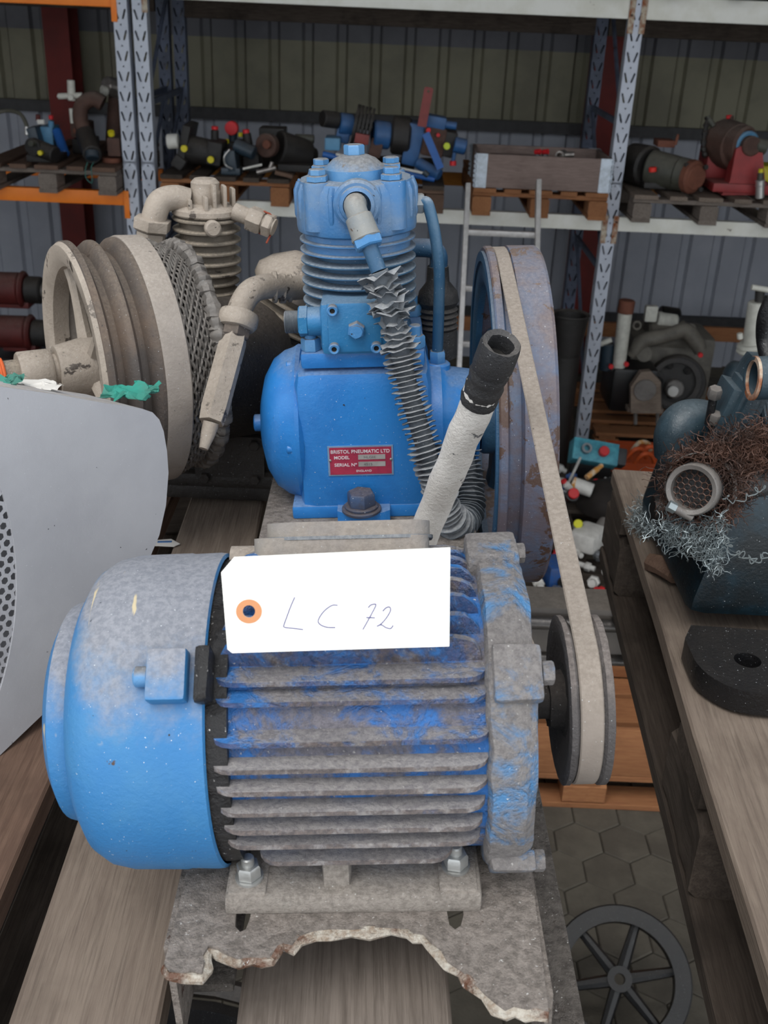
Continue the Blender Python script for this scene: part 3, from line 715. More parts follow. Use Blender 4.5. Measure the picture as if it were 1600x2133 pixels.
# ---- finned discharge hose
hp = [(788,566,.926),(800,600,.924),(814,645,.922),(826,695,.922),(838,750,.920),(851,810,.915),(868,870,.908),(886,930,.900),(902,985,.895),(917,1035,.895),(936,1078,.902),(957,1092,.918),(973,1070,.938),(977,1025,.955),(974,980,.968),(966,935,.978)]
path = bez([atU(a, b, y=c) for a, b, c in hp], 10)
part(comp, 'discharge_hose', MB().tube(path, .0092, 14), 'hose_grey')
cum = [0]
for i in range(1, len(path)): cum.append(cum[-1]+(path[i]-path[i-1]).length)
m = MB(); s_ = .004; rr = random.Random(9); tot = cum[-1]
while s_ < tot-.002:
    i = max(j for j in range(len(cum)-1) if cum[j] <= s_); t_ = (s_-cum[i])/(cum[i+1]-cum[i])
    p = path[i].lerp(path[i+1], t_); d = (path[min(i+2, len(path)-1)]-path[max(i-1, 0)]).normalized()
    fr = s_/tot; rough_ = 1 if fr < .14 else (.45 if fr < .2 else .12)
    d = (d+V((rr.uniform(-.5, .5), rr.uniform(-.5, .5), rr.uniform(-.3, .3)))*rough_*.55).normalized()
    R_ = .0165*(1+rr.uniform(-.08, .08)*(1+3*rough_))
    ph = rr.uniform(0, 6)
    def wav(a, ph=ph, k=rough_): return 1+.16*k*math.sin(5*a+ph)+.07*k*math.sin(11*a+2*ph)
    x_, y_, z_ = basis(d); N = 20; vs = []
    for (r_, h_) in ((.0085, -.0006), (R_*.97, -.0005), (R_, 0), (R_*.97, .0005), (.0085, .0006)):
        for k in range(N):
            a = 2*pi*k/N; hh = h_+rough_*.0030*math.sin(6*a+ph)*(r_/R_)+.0004*math.sin(3*a+ph)
            vs.append(p+d*hh+(x_*math.cos(a)+y_*math.sin(a))*r_*wav(a))
    m.add(vs, [(j*N+k, j*N+(k+1) % N, (j+1)*N+(k+1) % N, (j+1)*N+k) for j in range(4) for k in range(N)])
    s_ += .0048 if fr > .2 else .0056
hf_ = part(comp, 'hose_fins', m, 'hose_grey', label='dense crimped metal fins, frayed at the upper end'); hf_['kind'] = 'stuff'
# ---- unloader tube and breather
tp = [(876,424,1.02),(886,421,1.018),(893,430,1.016),(903,470,1.014),(911,520,1.014),(915,570,1.016),(914,650,1.02),(911,742,1.024)]
part(comp, 'unloader_tube', MB().tube(bez([atU(a, b, y=c) for a, b, c in tp], 6), .0056, 12), 'blue_fin')
a_ = atU(911, 738, y=1.024); part(comp, 'tube_fitting', MB().hexp(a_+V((0, 0, -.008)), (0, 0, 1), .015, .012), 'bolt_blue')
part(comp, 'tube_fitting', MB().cyl(a_+V((0, 0, -.022)), a_+V((0, 0, -.008)), .013, n=24, bev=.002), 'blue_case')
a_ = atU(884, 424, y=1.02); part(comp, 'tube_fitting', MB().hexp(a_+V((-.014, .002, 0)), (1, 0, 0), .017, .014), 'brass_dirty')
br = V((.047, 1.085, -.315))
m = MB().lathe([(.020, -.03), (.020, 0)]+[(.0185+(.0025 if i % 2 else 0), .003*i) for i in range(9)]+[(.022, .03), (.020, .04), (.012, .05), (.011, .066), (0, .066)], br, (0, 0, 1), 28)
part(comp, 'breather', m, 'conduit_black'); part(comp, 'breather_pipe', MB().tube(bez([br+V((0, 0, .06)), br+V((0, 0, .078)), br+V((-.012, 0, .085)), br+V((-.06, 0, .085))], 5), .0095, 14), 'fly_blue')
# ---- name plate
def text_mesh(s, size, o, X, Y, mat, ext=.0002, sx=1.0, bold=0):
    cu = bpy.data.curves.new('t', 'FONT'); cu.body = s; cu.size = size; cu.extrude = ext; cu.offset = bold
    tob = bpy.data.objects.new('t', cu); C.objects.link(tob); dg = bpy.context.evaluated_depsgraph_get()
    me = bpy.data.meshes.new_from_object(tob.evaluated_get(dg))
    Z = V(X).cross(V(Y)); mb = MB()
    mb.add([V(o)+V(X)*v.co.x*sx+V(Y)*v.co.y+Z*v.co.z for v in me.vertices], [tuple(p.vertices) for p in me.polygons])
    bpy.data.objects.remove(tob); bpy.data.curves.remove(cu); bpy.data.meshes.remove(me); return mb
yp = .9478
npl = part(comp, 'name_plate', MB().box((-.0355, yp, -.4055), (.0640, .0016, .0315)), 'plate_rim')
part(npl, 'red_field', MB().box((-.0355, yp-.0009, -.4055), (.0605, .0006, .0285)), 'plate_red')
fy = yp-.0013; X_, Z_ = XA, V((0, 0, 1))
for s_, sz, x, z, sx_, mt, bo in (('BRISTOL PNEUMATIC LTD', .0050, -.0643, -.3972, 1.0, 'plate_letter', .00006), ('MODEL', .0046, -.0612, -.4033, 1.0, 'plate_letter', .00006), ('SERIAL N\u00ba', .0046, -.0612, -.4110, 1.0, 'plate_letter', .00006), ('ENGLAND', .0030, -.0400, -.4172, 1.0, 'plate_letter', .00002)):
    mb = text_mesh(s_, sz, (x, fy, z), X_, Z_, mt, sx=sx_, bold=bo)
    xs = [p.x for p in mb.v]; wd = max(xs)-min(xs); want = {'B': .0575, 'M': .0150, 'S': .0220}[s_[0]] if sz > .004 else .0150
    mb.v = [V((x+(p.x-min(xs))*want/wd, p.y, p.z)) for p in mb.v]
    part(npl, 'lettering', mb, mt, ang=0)
for z, s_ in ((-.4015, 'HLGH'), (-.4090, '4515')):
    part(npl, 'blank_field', MB().box((-.0245, yp-.0013, z), (.0265, .0006, .0050)), 'plate_box')
    part(npl, 'stamped_text', text_mesh(s_, .0036, (-.0325, yp-.0017, z-.0013), X_*1.2, Z_, 'stamp', ext=.0001), 'stamp', ang=0)
for x in (-.0653, -.0057): part(npl, 'rivet', MB().ball((x, yp-.0014, -.4045), .0014, 10, (1, .6, 1)), 'bright_nut')

# ---- paper tag resting on the motor
B0, nT = V((0, .45, -.311)), V((0, -.94, .35))
def tg(px, py, lift=0):
    d = RU3.transposed() @ ray(px, py); return d*(B0.dot(nT)/d.dot(nT))+nT*lift
tX = XA; tY = V((0, .35, .94)).normalized(); o_ = tg(480, 1360)
def tuv(px, py): p = tg(px, py)-o_; return (p.dot(tX), p.dot(tY))
poly = [tuv(*p) for p in ((484,1360),(936,1346),(938,1140),(488,1160),(461,1192),(474,1352))]
hole = [tuv(519+13*math.cos(a), 1273+13*math.sin(a)) for a in [2*pi*i/20 for i in range(20)]]
tag = thing('paper_tag', 'white paper tag with handwritten LC 72 propped on the blue motor', 'tag', o_, 'U')
part(tag, 'card', MB().prism(poly, o_, tX, tY, .0005, [hole]), 'tag_paper', ang=0)
ringo = [tuv(519+27*math.cos(a), 1273+25*math.sin(a)) for a in [2*pi*i/32 for i in range(32)]]
part(tag, 'reinforcing_ring', MB().prism(ringo, o_+nT*.0005, tX, tY, .0003, [hole]), 'tag_ring', label='brown hole ring', ang=0)
Z = lambda x, y: (450+x*510/1600, 1120+y*510/1600)
strokes = [[(515,388),(488,450),(462,520),(446,565),(447,583),(500,590),(570,598)], [(795,440),(760,440),(715,470),(682,510),(668,545),(685,568),(725,583),(780,585)],
           [(995,455),(1012,438),(1040,432),(1043,445),(1020,490),(990,545),(960,598)], [(982,520),(1010,521),(1038,522)], [(1090,478),(1112,456),(1135,452),(1140,475),(1115,520),(1080,560),(1052,577),(1080,568),(1110,585),(1140,592),(1158,572)]]
for st in strokes:
    pts = bez([tg(*Z(*p), lift=.0007) for p in st], 5); part(tag, 'pen_stroke', MB().tube(pts, .00028, 5), 'pen_ink')
# ================================================================== pallets in front
def cpallet(label, top, blk):
    t = thing('pallet', label, 'pallet', (-.27, .81, -.689), 'U', None)
    M0 = V((-.27, .81, -.689))
    rots = random.Random(2)
    for (x, w_, mt) in ((-.0465, .129, 'wood_grey'), (-.203, .092, 'wood_tan'), (-.322, .088, 'wood_brown'), (-.435, .094, 'wood_brown'), (-.545, .1, 'wood_brown')):
        R = Matrix.Rotation(pi/2+rots.uniform(.0, .02), 3, 'Z')
        board(t, 'top_board', V((x, .81, -.556))-M0, (1.23, w_, .022), R, mt, key=x)
    for y in (.26, .83, 1.37):
        board(t, 'stringer_board', V((-.27, y, -.578))-M0, (.62, .1, .022), None, 'wood_dark')
        for x in (-.53, -.28, -.03): board(t, 'block', V((x, y, -.628))-M0, (.1, .13, .078), None, 'wood_dark')
    for x in (-.53, -.28, -.03): board(t, 'bottom_board', V((x, .81, -.678))-M0, (1.22, .1, .022), RZ90, 'wood_dark')
    return t
cpallet('weathered pallet carrying the blue compressor and the cream compressor', 0, 0)
m = MB().box((-.03, 1.25, 1.7505), (.10, .06, .034), bev=.003)
solo('packing_timber', m, 'wood_dark', 'flat packing timber between steel beam and the blue compressor pallet', 'timber', (-.03, 1.25, 1.7325))
t = pallet('grey pallet under the oily dark teal engine casting', (.287+.40, .745, 1.733), 1.2, .8, rad(90-3), 'wood_tan', 'wood_dark')
wd = thing('wood_splinter', 'rusty spike sticking out of a grey pallet board', 'spike', (.30, 1.0, 1.88))
a_ = at(1360, 1172, z=1.884); b_ = at(1408, 1200, z=1.892)
part(wd, 'shank', MB().tube([a_, a_.lerp(b_, .5)+V((0, 0, .004)), b_], [.012, .013, .009], 10).jit(.003, 60), 'wood_brown')

# ================================================================== cream V-twin compressor (yawed 30 degrees)
paint2('cream', '#a3978a', '#84796d', .2, .9, .5, '#a99f94', '#8b8177', rough=.55, rust=.48, rustc='#463d36', rsc=30, bump=.5)
paint2('cream_drum', '#958c84', '#80776f', .2, .9, .5, '#aca297', '#8f857b', rough=.6, rust=.40, rustc='#77695f', rsc=14, bump=.4)
paint2('cream_groove', '#4c4541', '#69584b', .2, .9, .35, '#8f8070', '#6b5e52', rough=.65, rust=.3, rustc='#3a2f2a', rsc=12, bump=.4)
paint2('cream_fin', '#857b6e', '#5f574d', .2, .9, .7, '#9d9283', '#7a7064', rough=.6, rust=.3, rustc='#3a332d', bump=.5)
paint2('oily_black', '#262220', '#35302c', .3, .95, .45, '#6a6058', '#4e463f', rough=.45, rust=.1, bump=.6)
paint2('sooty_wire', '#6b6661', '#4a4643', .2, .9, .5, '#8f8983', '#6a645f', rough=.45, rust=.1)
PSI = rad(30); ca, sa = math.cos(PSI), math.sin(PSI)
AX, BX, ZX = V((ca, sa, 0)), V((-sa, ca, 0)), V((0, 0, 1))
OC = at(158, 768, d=1.10)
def cr(a, b, z): return OC+AX*a+BX*b+ZX*z
crm = thing('air_compressor', 'cream V-twin air compressor with wide grooved flywheel behind the grey sheet cover', 'compressor', cr(.17, 0, -.2))
RW = .130
P = [(.106, .02), (.106, .004), (.111, -.001), (.122, -.002), (.127, 0), (RW, .002), (RW, .008), (.119, .013), (.117, .020), (.126, .025), (RW-.001, .029), (RW-.001, .032), (.119, .037), (.117, .044), (.126, .048), (RW, .052), (RW, .058)]
cf = part(crm, 'flywheel', MB().lathe(P, OC, AX, 80), 'cream_groove')
part(cf, 'drum', MB().lathe([(.11, .056), (RW+.001, .056), (RW+.002, .059), (RW+.001, .081), (RW-.002, .083), (.112, .083), (.106, .07), (.106, .02)], OC, AX, 80), 'cream_drum')
part(cf, 'rim_face', MB().lathe([(.104, .02), (.1045, .003), (.111, -.0025), (.126, -.0035), (.129, .001)], OC, AX, 80), 'cream')
for k in range(5):
    a = rad(72*k+62); d = (BX*math.cos(a)+ZX*math.sin(a)); tq = (BX*-math.sin(a)+ZX*math.cos(a))
    c = OC+d*.068+AX*.018; m = MB()
    m.tube([OC+d*(.025+.085*i/5)+AX*.016 for i in range(6)], [.0085, .0075, .0065, .006, .0065, .009], 8)
    part(cf, 'spoke', m, 'cream')
part(cf, 'hub', MB().lathe([(.018, .045), (.030, .045), (.031, .006), (.026, -.02), (.012, -.02)], OC, AX, 32), 'cream')
sh = part(crm, 'shaft_collar', MB().lathe([(0, -.058), (.0225, -.058), (.024, -.056), (.024, -.028), (.022, -.025), (.018, -.024), (.018, -.01)], OC, AX, 32), 'cream')
part(crm, 'shaft', MB().cyl(cr(-.055, 0, 0), cr(-.115, 0, 0), .0165), 'cream_fin')
m = MB()
for k in range(28):
    a = 2*pi*k/28; d = BX*math.cos(a)+ZX*math.sin(a); tq = BX*-math.sin(a)+ZX*math.cos(a)
    m.box(cr(-.102, 0, 0)+d*.0215, (.034, .0026, .005), R=Matrix((AX, tq, d)).transposed())
m.cyl(cr(-.085, 0, 0), cr(-.120, 0, 0), .0205)
part(crm, 'splined_coupling', m, 'oily_black')
plain('orange_cord', '#d9622a', .8)
m = MB()
for i in range(4): m.lathe([(.0185+.0018*math.cos(q*pi/4), .0018*math.sin(q*pi/4)) for q in range(9)], cr(-.074-.0026*i, 0, 0), AX, 24)
part(crm, 'orange_cord', m, 'orange_cord', label='orange cord wound round the shaft')
# crankcase, base
part(crm, 'crankcase', MB().lathe([(0, .09), (.075, .09), (.08, .1), (.078, .2), (.06, .225), (0, .23)], OC+ZX*-.02, AX, 36), 'oily_black')
bs = at(485, 965, y=1.20); z0 = bs.z
m = MB().box((bs.x, 1.235, 1.99), (.150, .17, .12), bev=.014)
part(crm, 'base_casting', m, 'oily_black')
cpx = part(crm, 'cover_plate', MB().prism(rrect(.082, .062, .008), (bs.x+.006, 1.146, bs.z+.03), XA, ZX, .008), 'oily_black')
for (u, v) in ((-.03, -.022), (.03, -.022), (-.03, .022), (.03, .022)): part(cpx, 'cover_bolt', MB().hexp((bs.x+.006+u, 1.138, bs.z+.03+v), (0, -1, 0), .011, .006), 'oily_black')
part(crm, 'base_flange', MB().box((bs.x, 1.235, 1.936), (.175, .195, .018), bev=.005), 'oily_black')
part(crm, 'base_flange', MB().box((bs.x-.0, 1.235, 1.918), (.165, .18, .020), bev=.004), 'oily_black')
# upright cylinder
k1 = at(432, 520, y=1.215); cx, cy = k1.x, k1.y
part(crm, 'cylinder', MB().cyl((cx, cy, k1.z-.12), (cx, cy, k1.z+.05), .0305, n=32), 'cream_fin')
for i in range(8):
    z = k1.z+.036-i*.0118; r = .0385 if i < 6 else .036
    part(crm, 'cylinder_fin', MB().lathe([(.029, .0028), (r-.002, .002), (r, .0008), (r, -.0008), (r-.002, -.002), (.029, -.0028)], (cx, cy, z), ZX, 40), 'cream_fin')
hz = k1.z+.046
ch = part(crm, 'cylinder_head', MB().lathe([(0, 0), (.037, 0), (.0385, .002), (.038, .007), (.030, .011), (.018, .013), (.018, .026), (.016, .029), (.016, .035), (.012, .039), (0, .040)], (cx, cy, hz-.006), ZX, 36), 'cream')
for (dx, dy, hh) in ((.012, -.018, .030), (.022, -.008, .028), (.030, .002, .024), (.004, -.026, .018), (-.014, -.024, .014)):
    part(ch, 'head_rib', MB().box((cx+dx, cy+dy, hz+hh/2), (.0045, .016, hh), R=Matrix.Rotation(rad(20), 3, 'Z'), bev=.0018), 'cream')
part(ch, 'head_boss', MB().cyl((cx+.012, cy-.036, hz-.014), (cx+.016, cy-.047, hz-.013), .009, n=20, bev=.002), 'cream')
e0 = at(392, 418, y=1.205)
pts = bez([e0, at(365, 412, y=1.20), at(335, 420, y=1.19), at(322, 448, y=1.185), at(317, 480, y=1.185)], 6)
pe1 = part(crm, 'suction_elbow', MB().tube(pts, .0138, 18), 'cream')
q0, q1 = at(318, 462, y=1.185), at(312, 515, y=1.185); qd = (q1-q0).normalized()
part(pe1, 'union_nut', MB().hexp(q0-qd*.004, qd, .037, .014), 'cream')
part(pe1, 'union_nut', MB().hexp(q0+qd*.011, qd, .029, .010), 'cream')
part(pe1, 'nipple', MB().cyl(q0+qd*.02, q0+qd*.045, .0125), 'cream')
a_, b_ = at(488, 440, y=1.20), at(572, 474, y=1.19); qd = (b_-a_).normalized()
pe2 = part(crm, 'discharge_pipe', MB().cyl(a_, b_, .0095), 'cream')
part(pe2, 'union_nut', MB().hexp(a_+qd*.018, qd, .025, .017), 'cream')
part(pe2, 'union_nut', MB().hexp(a_+qd*.037, qd, .023, .010), 'cream')
plain('red_cord', '#8a3a22', .8)
part(pe2, 'red_cord', MB().tube([a_+qd*.036+V((.0125*math.cos(q), 0, .0125*math.sin(q))) for q in [i*.5 for i in range(13)]]+[a_+qd*.036+V((.004, -.01, -.02))], .0012, 6), 'red_cord')
# second cylinder, leaning out to the right
c2 = at(552, 770, y=1.19); d2 = (at(655, 560, y=1.20)-c2).normalized()
part(crm, 'cylinder', MB().cyl(c2-d2*.04, c2+d2*.10, .044, n=36), 'cream_fin')
for i in range(8):
    p = c2+d2*(.0+.0125*i); r = .060-.0006*i
    part(crm, 'cylinder_fin', MB().lathe([(.042, .003), (r-.002, .002), (r, .0008), (r, -.0008), (r-.002, -.002), (.042, -.003)], p, d2, 44), 'cream_fin')
h2 = part(crm, 'cylinder_head', MB().lathe([(0, .098), (.058, .098), (.060, .101), (.060, .112), (.05, .125), (.03, .14), (0, .142)], c2, d2, 36), 'cream')
# swan-neck with hexagonal drop leg
pts = bez([at(640, 598, y=1.14), at(600, 600, y=1.10), at(565, 596, y=1.075), at(528, 604, y=1.055), at(505, 632, y=1.045), at(495, 665, y=1.035)], 6)
sn = part(crm, 'swan_neck', MB().tube(pts, .0128, 18).jit(.0004, 80), 'cream')
for px, py, yy, r, h in ((588, 601, 1.09, .0155, .007), (572, 598, 1.08, .0165, .005), (603, 600, 1.102, .0150, .005)):
    p = at(px, py, y=yy); part(sn, 'pipe_bead', MB().cyl(p-V((.5, .1, 0)).normalized()*h/2, p+V((.5, .1, 0)).normalized()*h/2, r, n=22, bev=.001), 'cream')
g0, g1 = at(499, 650, y=1.036), at(486, 712, y=1.018); gd = (g1-g0).normalized()
part(sn, 'union_ring', MB().lathe([(.012, 0), (.019, .001), (.0205, .005), (.0205, .013), (.018, .017), (.012, .018)], g0, gd, 30).jit(.0004, 80), 'cream')
part(sn, 'union_nut', MB().hexp(g0+gd*.017, gd, .026, .011), 'cream_groove')
l0, l1 = g0+gd*.026, at(440, 880, y=.955); ld = (l1-l0)
part(sn, 'drop_leg', MB().hexp(l0, ld, .0245, ld.length, rot=.4), 'cream')
part(sn, 'drain_tip', MB().tube([l1, l1.lerp(at(428, 925, y=.945), .5), at(424, 935, y=.94)], [.008, .0072, .0045], 12), 'cream')
# woven wire guard round the end of the drum
m = MB(); nw = 9
for i in range(nw):
    a0 = .085+.0036*i; r0 = RW-.004-.0016*i
    for s in (0, 1):
        pts = []
        for k in range(150):
            th = rad(-75)+rad(290)*k/149
            rr_ = r0+.0016*math.sin(k*1.9+s*pi); aa = a0+.0022*math.sin(k*.95+s*pi+i*1.3)
            d = BX*-math.cos(th)+ZX*math.sin(th); pts.append(OC+AX*aa+d*rr_)
        m.tube(pts, .0013, 4, caps=False)
gd_ = part(crm, 'woven_guard', m, 'sooty_wire', label='sooty woven wire guard round the drum'); gd_['kind'] = 'stuff'
m = MB(); pts = []; rs = []
for k in range(420):
    th = rad(-75)+rad(290)*k/419; d = BX*-math.cos(th)+ZX*math.sin(th)
    pts.append(OC+AX*(.120)+d*(RW-.014+.001*math.sin(k*.7))); rs.append(.0082+.0010*math.sin(k*1.3)+.0008*math.sin(k*.31))
part(crm, 'rolled_edge', m.tube(pts, rs, 8).jit(.0012, 150), 'sooty_wire')
part(crm, 'guard_lining', MB().lathe([(RW-.007, .083), (RW-.018, .118)], OC, AX, 60), 'oily_black')

# ================================================================== grey sheet cover with perforated grille
paint2('cover_grey', '#b9b9bd', '#aaaaaf', .8, 1.0, .6, '#a99d90', '#8f857a', rough=.5, rust=.04, rustc='#5a4f48', sc=5, bump=.12)
gE = V((.57, .82, 0)).normalized(); gN = V((.82, -.57, 0)).normalized(); gO = V((-.315, .70, -.4))
def gp(px, py):
    d = RU3.transposed() @ ray(px, py); p = d*(gO.dot(gN)/d.dot(gN)); return ((p-gO).dot(gE), max(p.z, -.5445)+.4)
gpx = [(-150,792),(0,805),(120,822),(220,840),(295,851),(318,859),(332,874),(341,898),(348,940),(351,985),(346,1052),(332,1115),(300,1190),(240,1290),(170,1390),(100,1478),(0,1590),(-60,1660),(-150,1660)]
go = [gp(*p) for p in gpx]
ps = [V(gp(0, 1010)), V(gp(35, 1225)), V(gp(0, 1440))]
def circ3(a, b, c):
    d = 2*(a.x*(b.y-c.y)+b.x*(c.y-a.y)+c.x*(a.y-b.y)); A, B, C_ = a.length_squared, b.length_squared, c.length_squared
    u = V(((A*(b.y-c.y)+B*(c.y-a.y)+C_*(a.y-b.y))/d, (A*(c.x-b.x)+B*(a.x-c.x)+C_*(b.x-a.x))/d)); return u, (a-u).length
gc, gr = circ3(*ps)
# keep the sheet wide enough to hold the whole grille
left = gc.x+gr-.36; top_l = go[1][1]+.004
go = [(left, top_l)]+go[1:-2]+[(left, -.1445)]
gx0, gx1, gy0, gy1 = left+.025, gc.x+gr, -.1445+.018, min(top_l, go[1][1])-.016
def in_grille(x, y, m_=0): return (x-gc.x)**2+(y-gc.y)**2 < (gr+m_)**2 and x > gx0-m_ and gy0-m_ < y < gy1+m_
cov2 = thing('sheet_cover', 'light grey sheet metal fan cover with round perforated grille', 'cover', gO+gE*(gc.x+gr-.1)+V((0, 0, -.1445)), 'U')
yt, yb_ = min(gy1, gc.y+gr*.999), max(gy0, gc.y-gr*.999)
hole = [(gc.x+math.sqrt(max(gr*gr-(y-gc.y)**2, 0)), y) for y in [yb_+(yt-yb_)*i/24 for i in range(25)]]+[(gx0, yt), (gx0, yb_)]
fs_ = part(cov2, 'front_sheet', MB().prism(go, gO, gE, ZX, -.002, [hole]), 'cover_grey', ang=20)
m = MB(); dep = .07
for i in range(len(go)):
    a, b = go[i], go[(i+1) % len(go)]
    A, B = gO+gE*a[0]+ZX*a[1], gO+gE*b[0]+ZX*b[1]
    m.add([A, B, B-gN*dep, A-gN*dep], [(0, 1, 2, 3)])
part(cov2, 'rim_flange', m, 'cover_grey', ang=30)
part(cov2, 'back_sheet', MB().prism([(p[0]*.999, p[1]*.999) for p in go], gO-gN*.066, gE, ZX, -.002), 'cover_grey', ang=20)
m = MB(); pt = .0085; n_ = int(2*gr/pt)+2
for j in range(-n_, n_):
    for i in range(-n_, n_):
        x, y = (i+.5*(j % 2))*pt, j*pt*.866
        if not in_grille(gc.x+x, gc.y+y, .004): continue
        vs = []
        for k in range(6): vs.append((x+pt/math.sqrt(3)*math.cos(pi/6+k*pi/3), y+pt/math.sqrt(3)*math.sin(pi/6+k*pi/3)))
        for k in range(6): vs.append((x+pt*.36*math.cos(pi/6+k*pi/3), y+pt*.36*math.sin(pi/6+k*pi/3)))
        m.add([gO+gE*(gc.x+u)+ZX*(gc.y+v)-gN*.001 for u, v in vs], [(k, (k+1) % 6, 6+(k+1) % 6, 6+k) for k in range(6)])
part(cov2, 'grille', m, 'cover_grey', label='perforated grille')
# rag and loose bits on top of the cover
plain('rag_green', '#2f8f7f', .85, 0, .3, 300, vary=.4); plain('paper_white', '#d9d5cf', .8, vary=.2)
rgc = atU(272, 822, d=.95)
def crumple(c, sx, sy, hgt, seed, n=14):
    m = MB(); from mathutils import noise
    vs = []
    for j in range(n+1):
        for i in range(n+1):
            u, v = i/n-.5, j/n-.5; p = V((u*3, v*3, seed))
            vs.append(V(c)+V((u*sx, v*sy, 0))+V((noise.noise(p*1.3)*.012, noise.noise(p*1.3+V((5, 0, 0)))*.012, abs(noise.noise(p*1.6+V((0, 9, 0))))*hgt*2)))
    return m.add(vs, [(j*(n+1)+i, j*(n+1)+i+1, (j+1)*(n+1)+i+1, (j+1)*(n+1)+i) for j in range(n) for i in range(n)])
solo('rag', crumple(rgc, .046, .035, .006, 3), 'rag_green', 'crumpled green rag lying on the grey sheet cover', 'rag', rgc, 'U')
rg2 = atU(4, 800, d=.84); solo('rag', crumple(rg2, .030, .03, .005, 8), 'rag_green', 'small green cloth scrap beside the splined shaft on the cover', 'rag', rg2, 'U')
pc = atU(60, 808, d=.86); solo('paper_scrap', crumple(pc, .05, .03, .003, 5, 8), 'paper_white', 'torn white paper strip lying on the grey cover', 'paper', pc, 'U')
p_ = [atU(*q) for q in ()]; w0 = [atU(88, 795, d=.86), atU(95, 808, d=.86), atU(112, 818, d=.865)]
solo('cable_tie', MB().tube(bez(w0, 6), .0012, 6), 'paper_white', 'thin white plastic strand beside the green rag', 'strand', w0[0], 'U')
pc = atU(343, 1131, z=-.543); m = MB().prism([(-.016, -.006), (.012, -.010), (.018, -.004), (.006, .008), (-.014, .006)], pc, XA, (0, 1, 0), .0008)
ps_ = thing('paper_scrap', 'small torn white label with blue print on the pallet board', 'paper', pc, 'U')
part(ps_, 'paper', m, 'paper_white'); plain('blue_print', '#3a6ea8', .8)
part(ps_, 'print', MB().box(pc+V((.0, .001, .001)), (.016, .0035, .0006)), 'blue_print')
# ================================================================== dark teal engine casting on the right pallet
paint2('teal_dark', '#10181c', '#173340', .5, 1.0, .25, '#4d565a', '#3b4346', rough=.28, rust=.12, rustc='#0d0f10', rsc=12, bump=.35)
paint2('teal_grey', '#2a3840', '#3a4c56', .4, .98, .4, '#6c7478', '#555c60', rough=.35, rust=.2, rustc='#2a2420', bump=.35)
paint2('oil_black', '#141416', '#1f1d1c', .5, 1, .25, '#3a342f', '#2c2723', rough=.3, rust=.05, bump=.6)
paint2('steel_worn', '#77736f', '#5f5a57', .3, .9, .3, '#8f877f', '#6f6862', rough=.35, rust=.2, rustc='#4a3a32', bump=.3)
plain('gauze_rust', '#62463a', .5, .4, vary=.5, c2='#3c2c26'); plain('gauze_steel', '#98a3a6', .4, .6, vary=.3)
ZP = 1.8805
eb = at(1560, 1330, y=.92)
eng = thing('engine_casting', 'oily dark teal engine casting with gauze-wrapped exhaust on the right pallet', 'engine', (eb.x, .95, ZP))
xL = at(1418, 1370, y=.90).x
m = MB().box((xL+.165, 1.055, ZP+.090), (.32, .26, .135), bev=.02)
m.v = [V((xL+.33+(p.x-xL-.33)*(1-.75*max(0, p.z-ZP-.03)), p.y+.12*max(0, p.z-ZP-.03), p.z)) for p in m.v]
body = part(eng, 'sump', m, 'teal_dark')
part(body, 'drain_boss', MB().cyl((xL-.004, 1.02, ZP+.085), (xL+.03, 1.02, ZP+.085), .014), 'oil_black')
part(body, 'drain_boss', MB().cyl((xL-.006, 1.07, ZP+.075), (xL+.03, 1.07, ZP+.075), .016), 'oil_black')
fc = at(1560, 1408, z=ZP+.014)
pol = [(-.052+0*i, .035) for i in range(1)]+[(.003-.055*math.cos(rad(a)), -.055*math.sin(rad(a))) for a in range(0, 91, 10)]+[(.2, -.058), (.2, .05), (-.04, .06)]
lug = part(eng, 'mounting_foot', MB().prism(pol, (fc.x, fc.y+.01, ZP+.001), XA, (0, 1, 0), .024, [circ(.0125, 20)[::-1]]).jit(.001, 40), 'oil_black')
part(eng, 'mounting_foot', MB().box((xL+.2, 1.12, ZP+.011), (.3, .06, .022), bev=.004), 'oil_black')
# upper crankcase and slanted flange plates
u0 = at(1555, 880, y=1.13)
Rt = Matrix.Rotation(rad(14), 3, 'Y')
part(eng, 'upper_case', MB().box((u0.x+.105, 1.19, u0.z-.045), (.20, .16, .15), R=Rt, bev=.02), 'teal_grey')
for i, (px, w_, d_) in enumerate(((1500, .014, .0), (1519, .009, .006), (1537, .014, .010), (1556, .008, .004))):
    c = at(px, 860, y=1.07-d_)
    part(eng, 'flange_plate', MB().box(c, (w_, .05, .070+.008*i), R=Rt, bev=.002), 'teal_grey')
for px, py in ((1486, 828), (1487, 880)):
    c = at(px, py, y=1.055); b = part(eng, 'flange_bolt', MB().hexp(c, (0, -.3, 1), .013, .012), 'steel_worn')
    part(b, 'stud', MB().cyl(c+V((0, 0, -.03)), c, .0045, n=12), 'oil_black')
for i in range(5): part(eng, 'case_rib', MB().tube(bez([at(1582+i*8, 800+10*i, y=1.07), at(1590+i*8, 860+5*i, y=1.06), at(1604+i*9, 915, y=1.06)], 5), .004, 8), 'teal_grey')
pts = bez([at(1408, 945, y=1.08), at(1408, 905, y=1.08), at(1425, 880, y=1.085), at(1455, 876, y=1.09), at(1500, 888, y=1.10)], 7)
part(eng, 'intake_elbow', MB().tube(pts, .0235, 22), 'teal_grey')
a_ = at(1568, 788, y=1.00); tp_ = part(eng, 'outlet_pipe', MB().pipe(a_, a_+V((.14, .02, .005)), .0215, .018, 28), 'teal_grey')
part(tp_, 'pipe_rim', MB().pipe(a_-V((.001, 0, 0)), a_+V((.002, 0, 0)), .0220, .017, 28), 'rack_rusty')
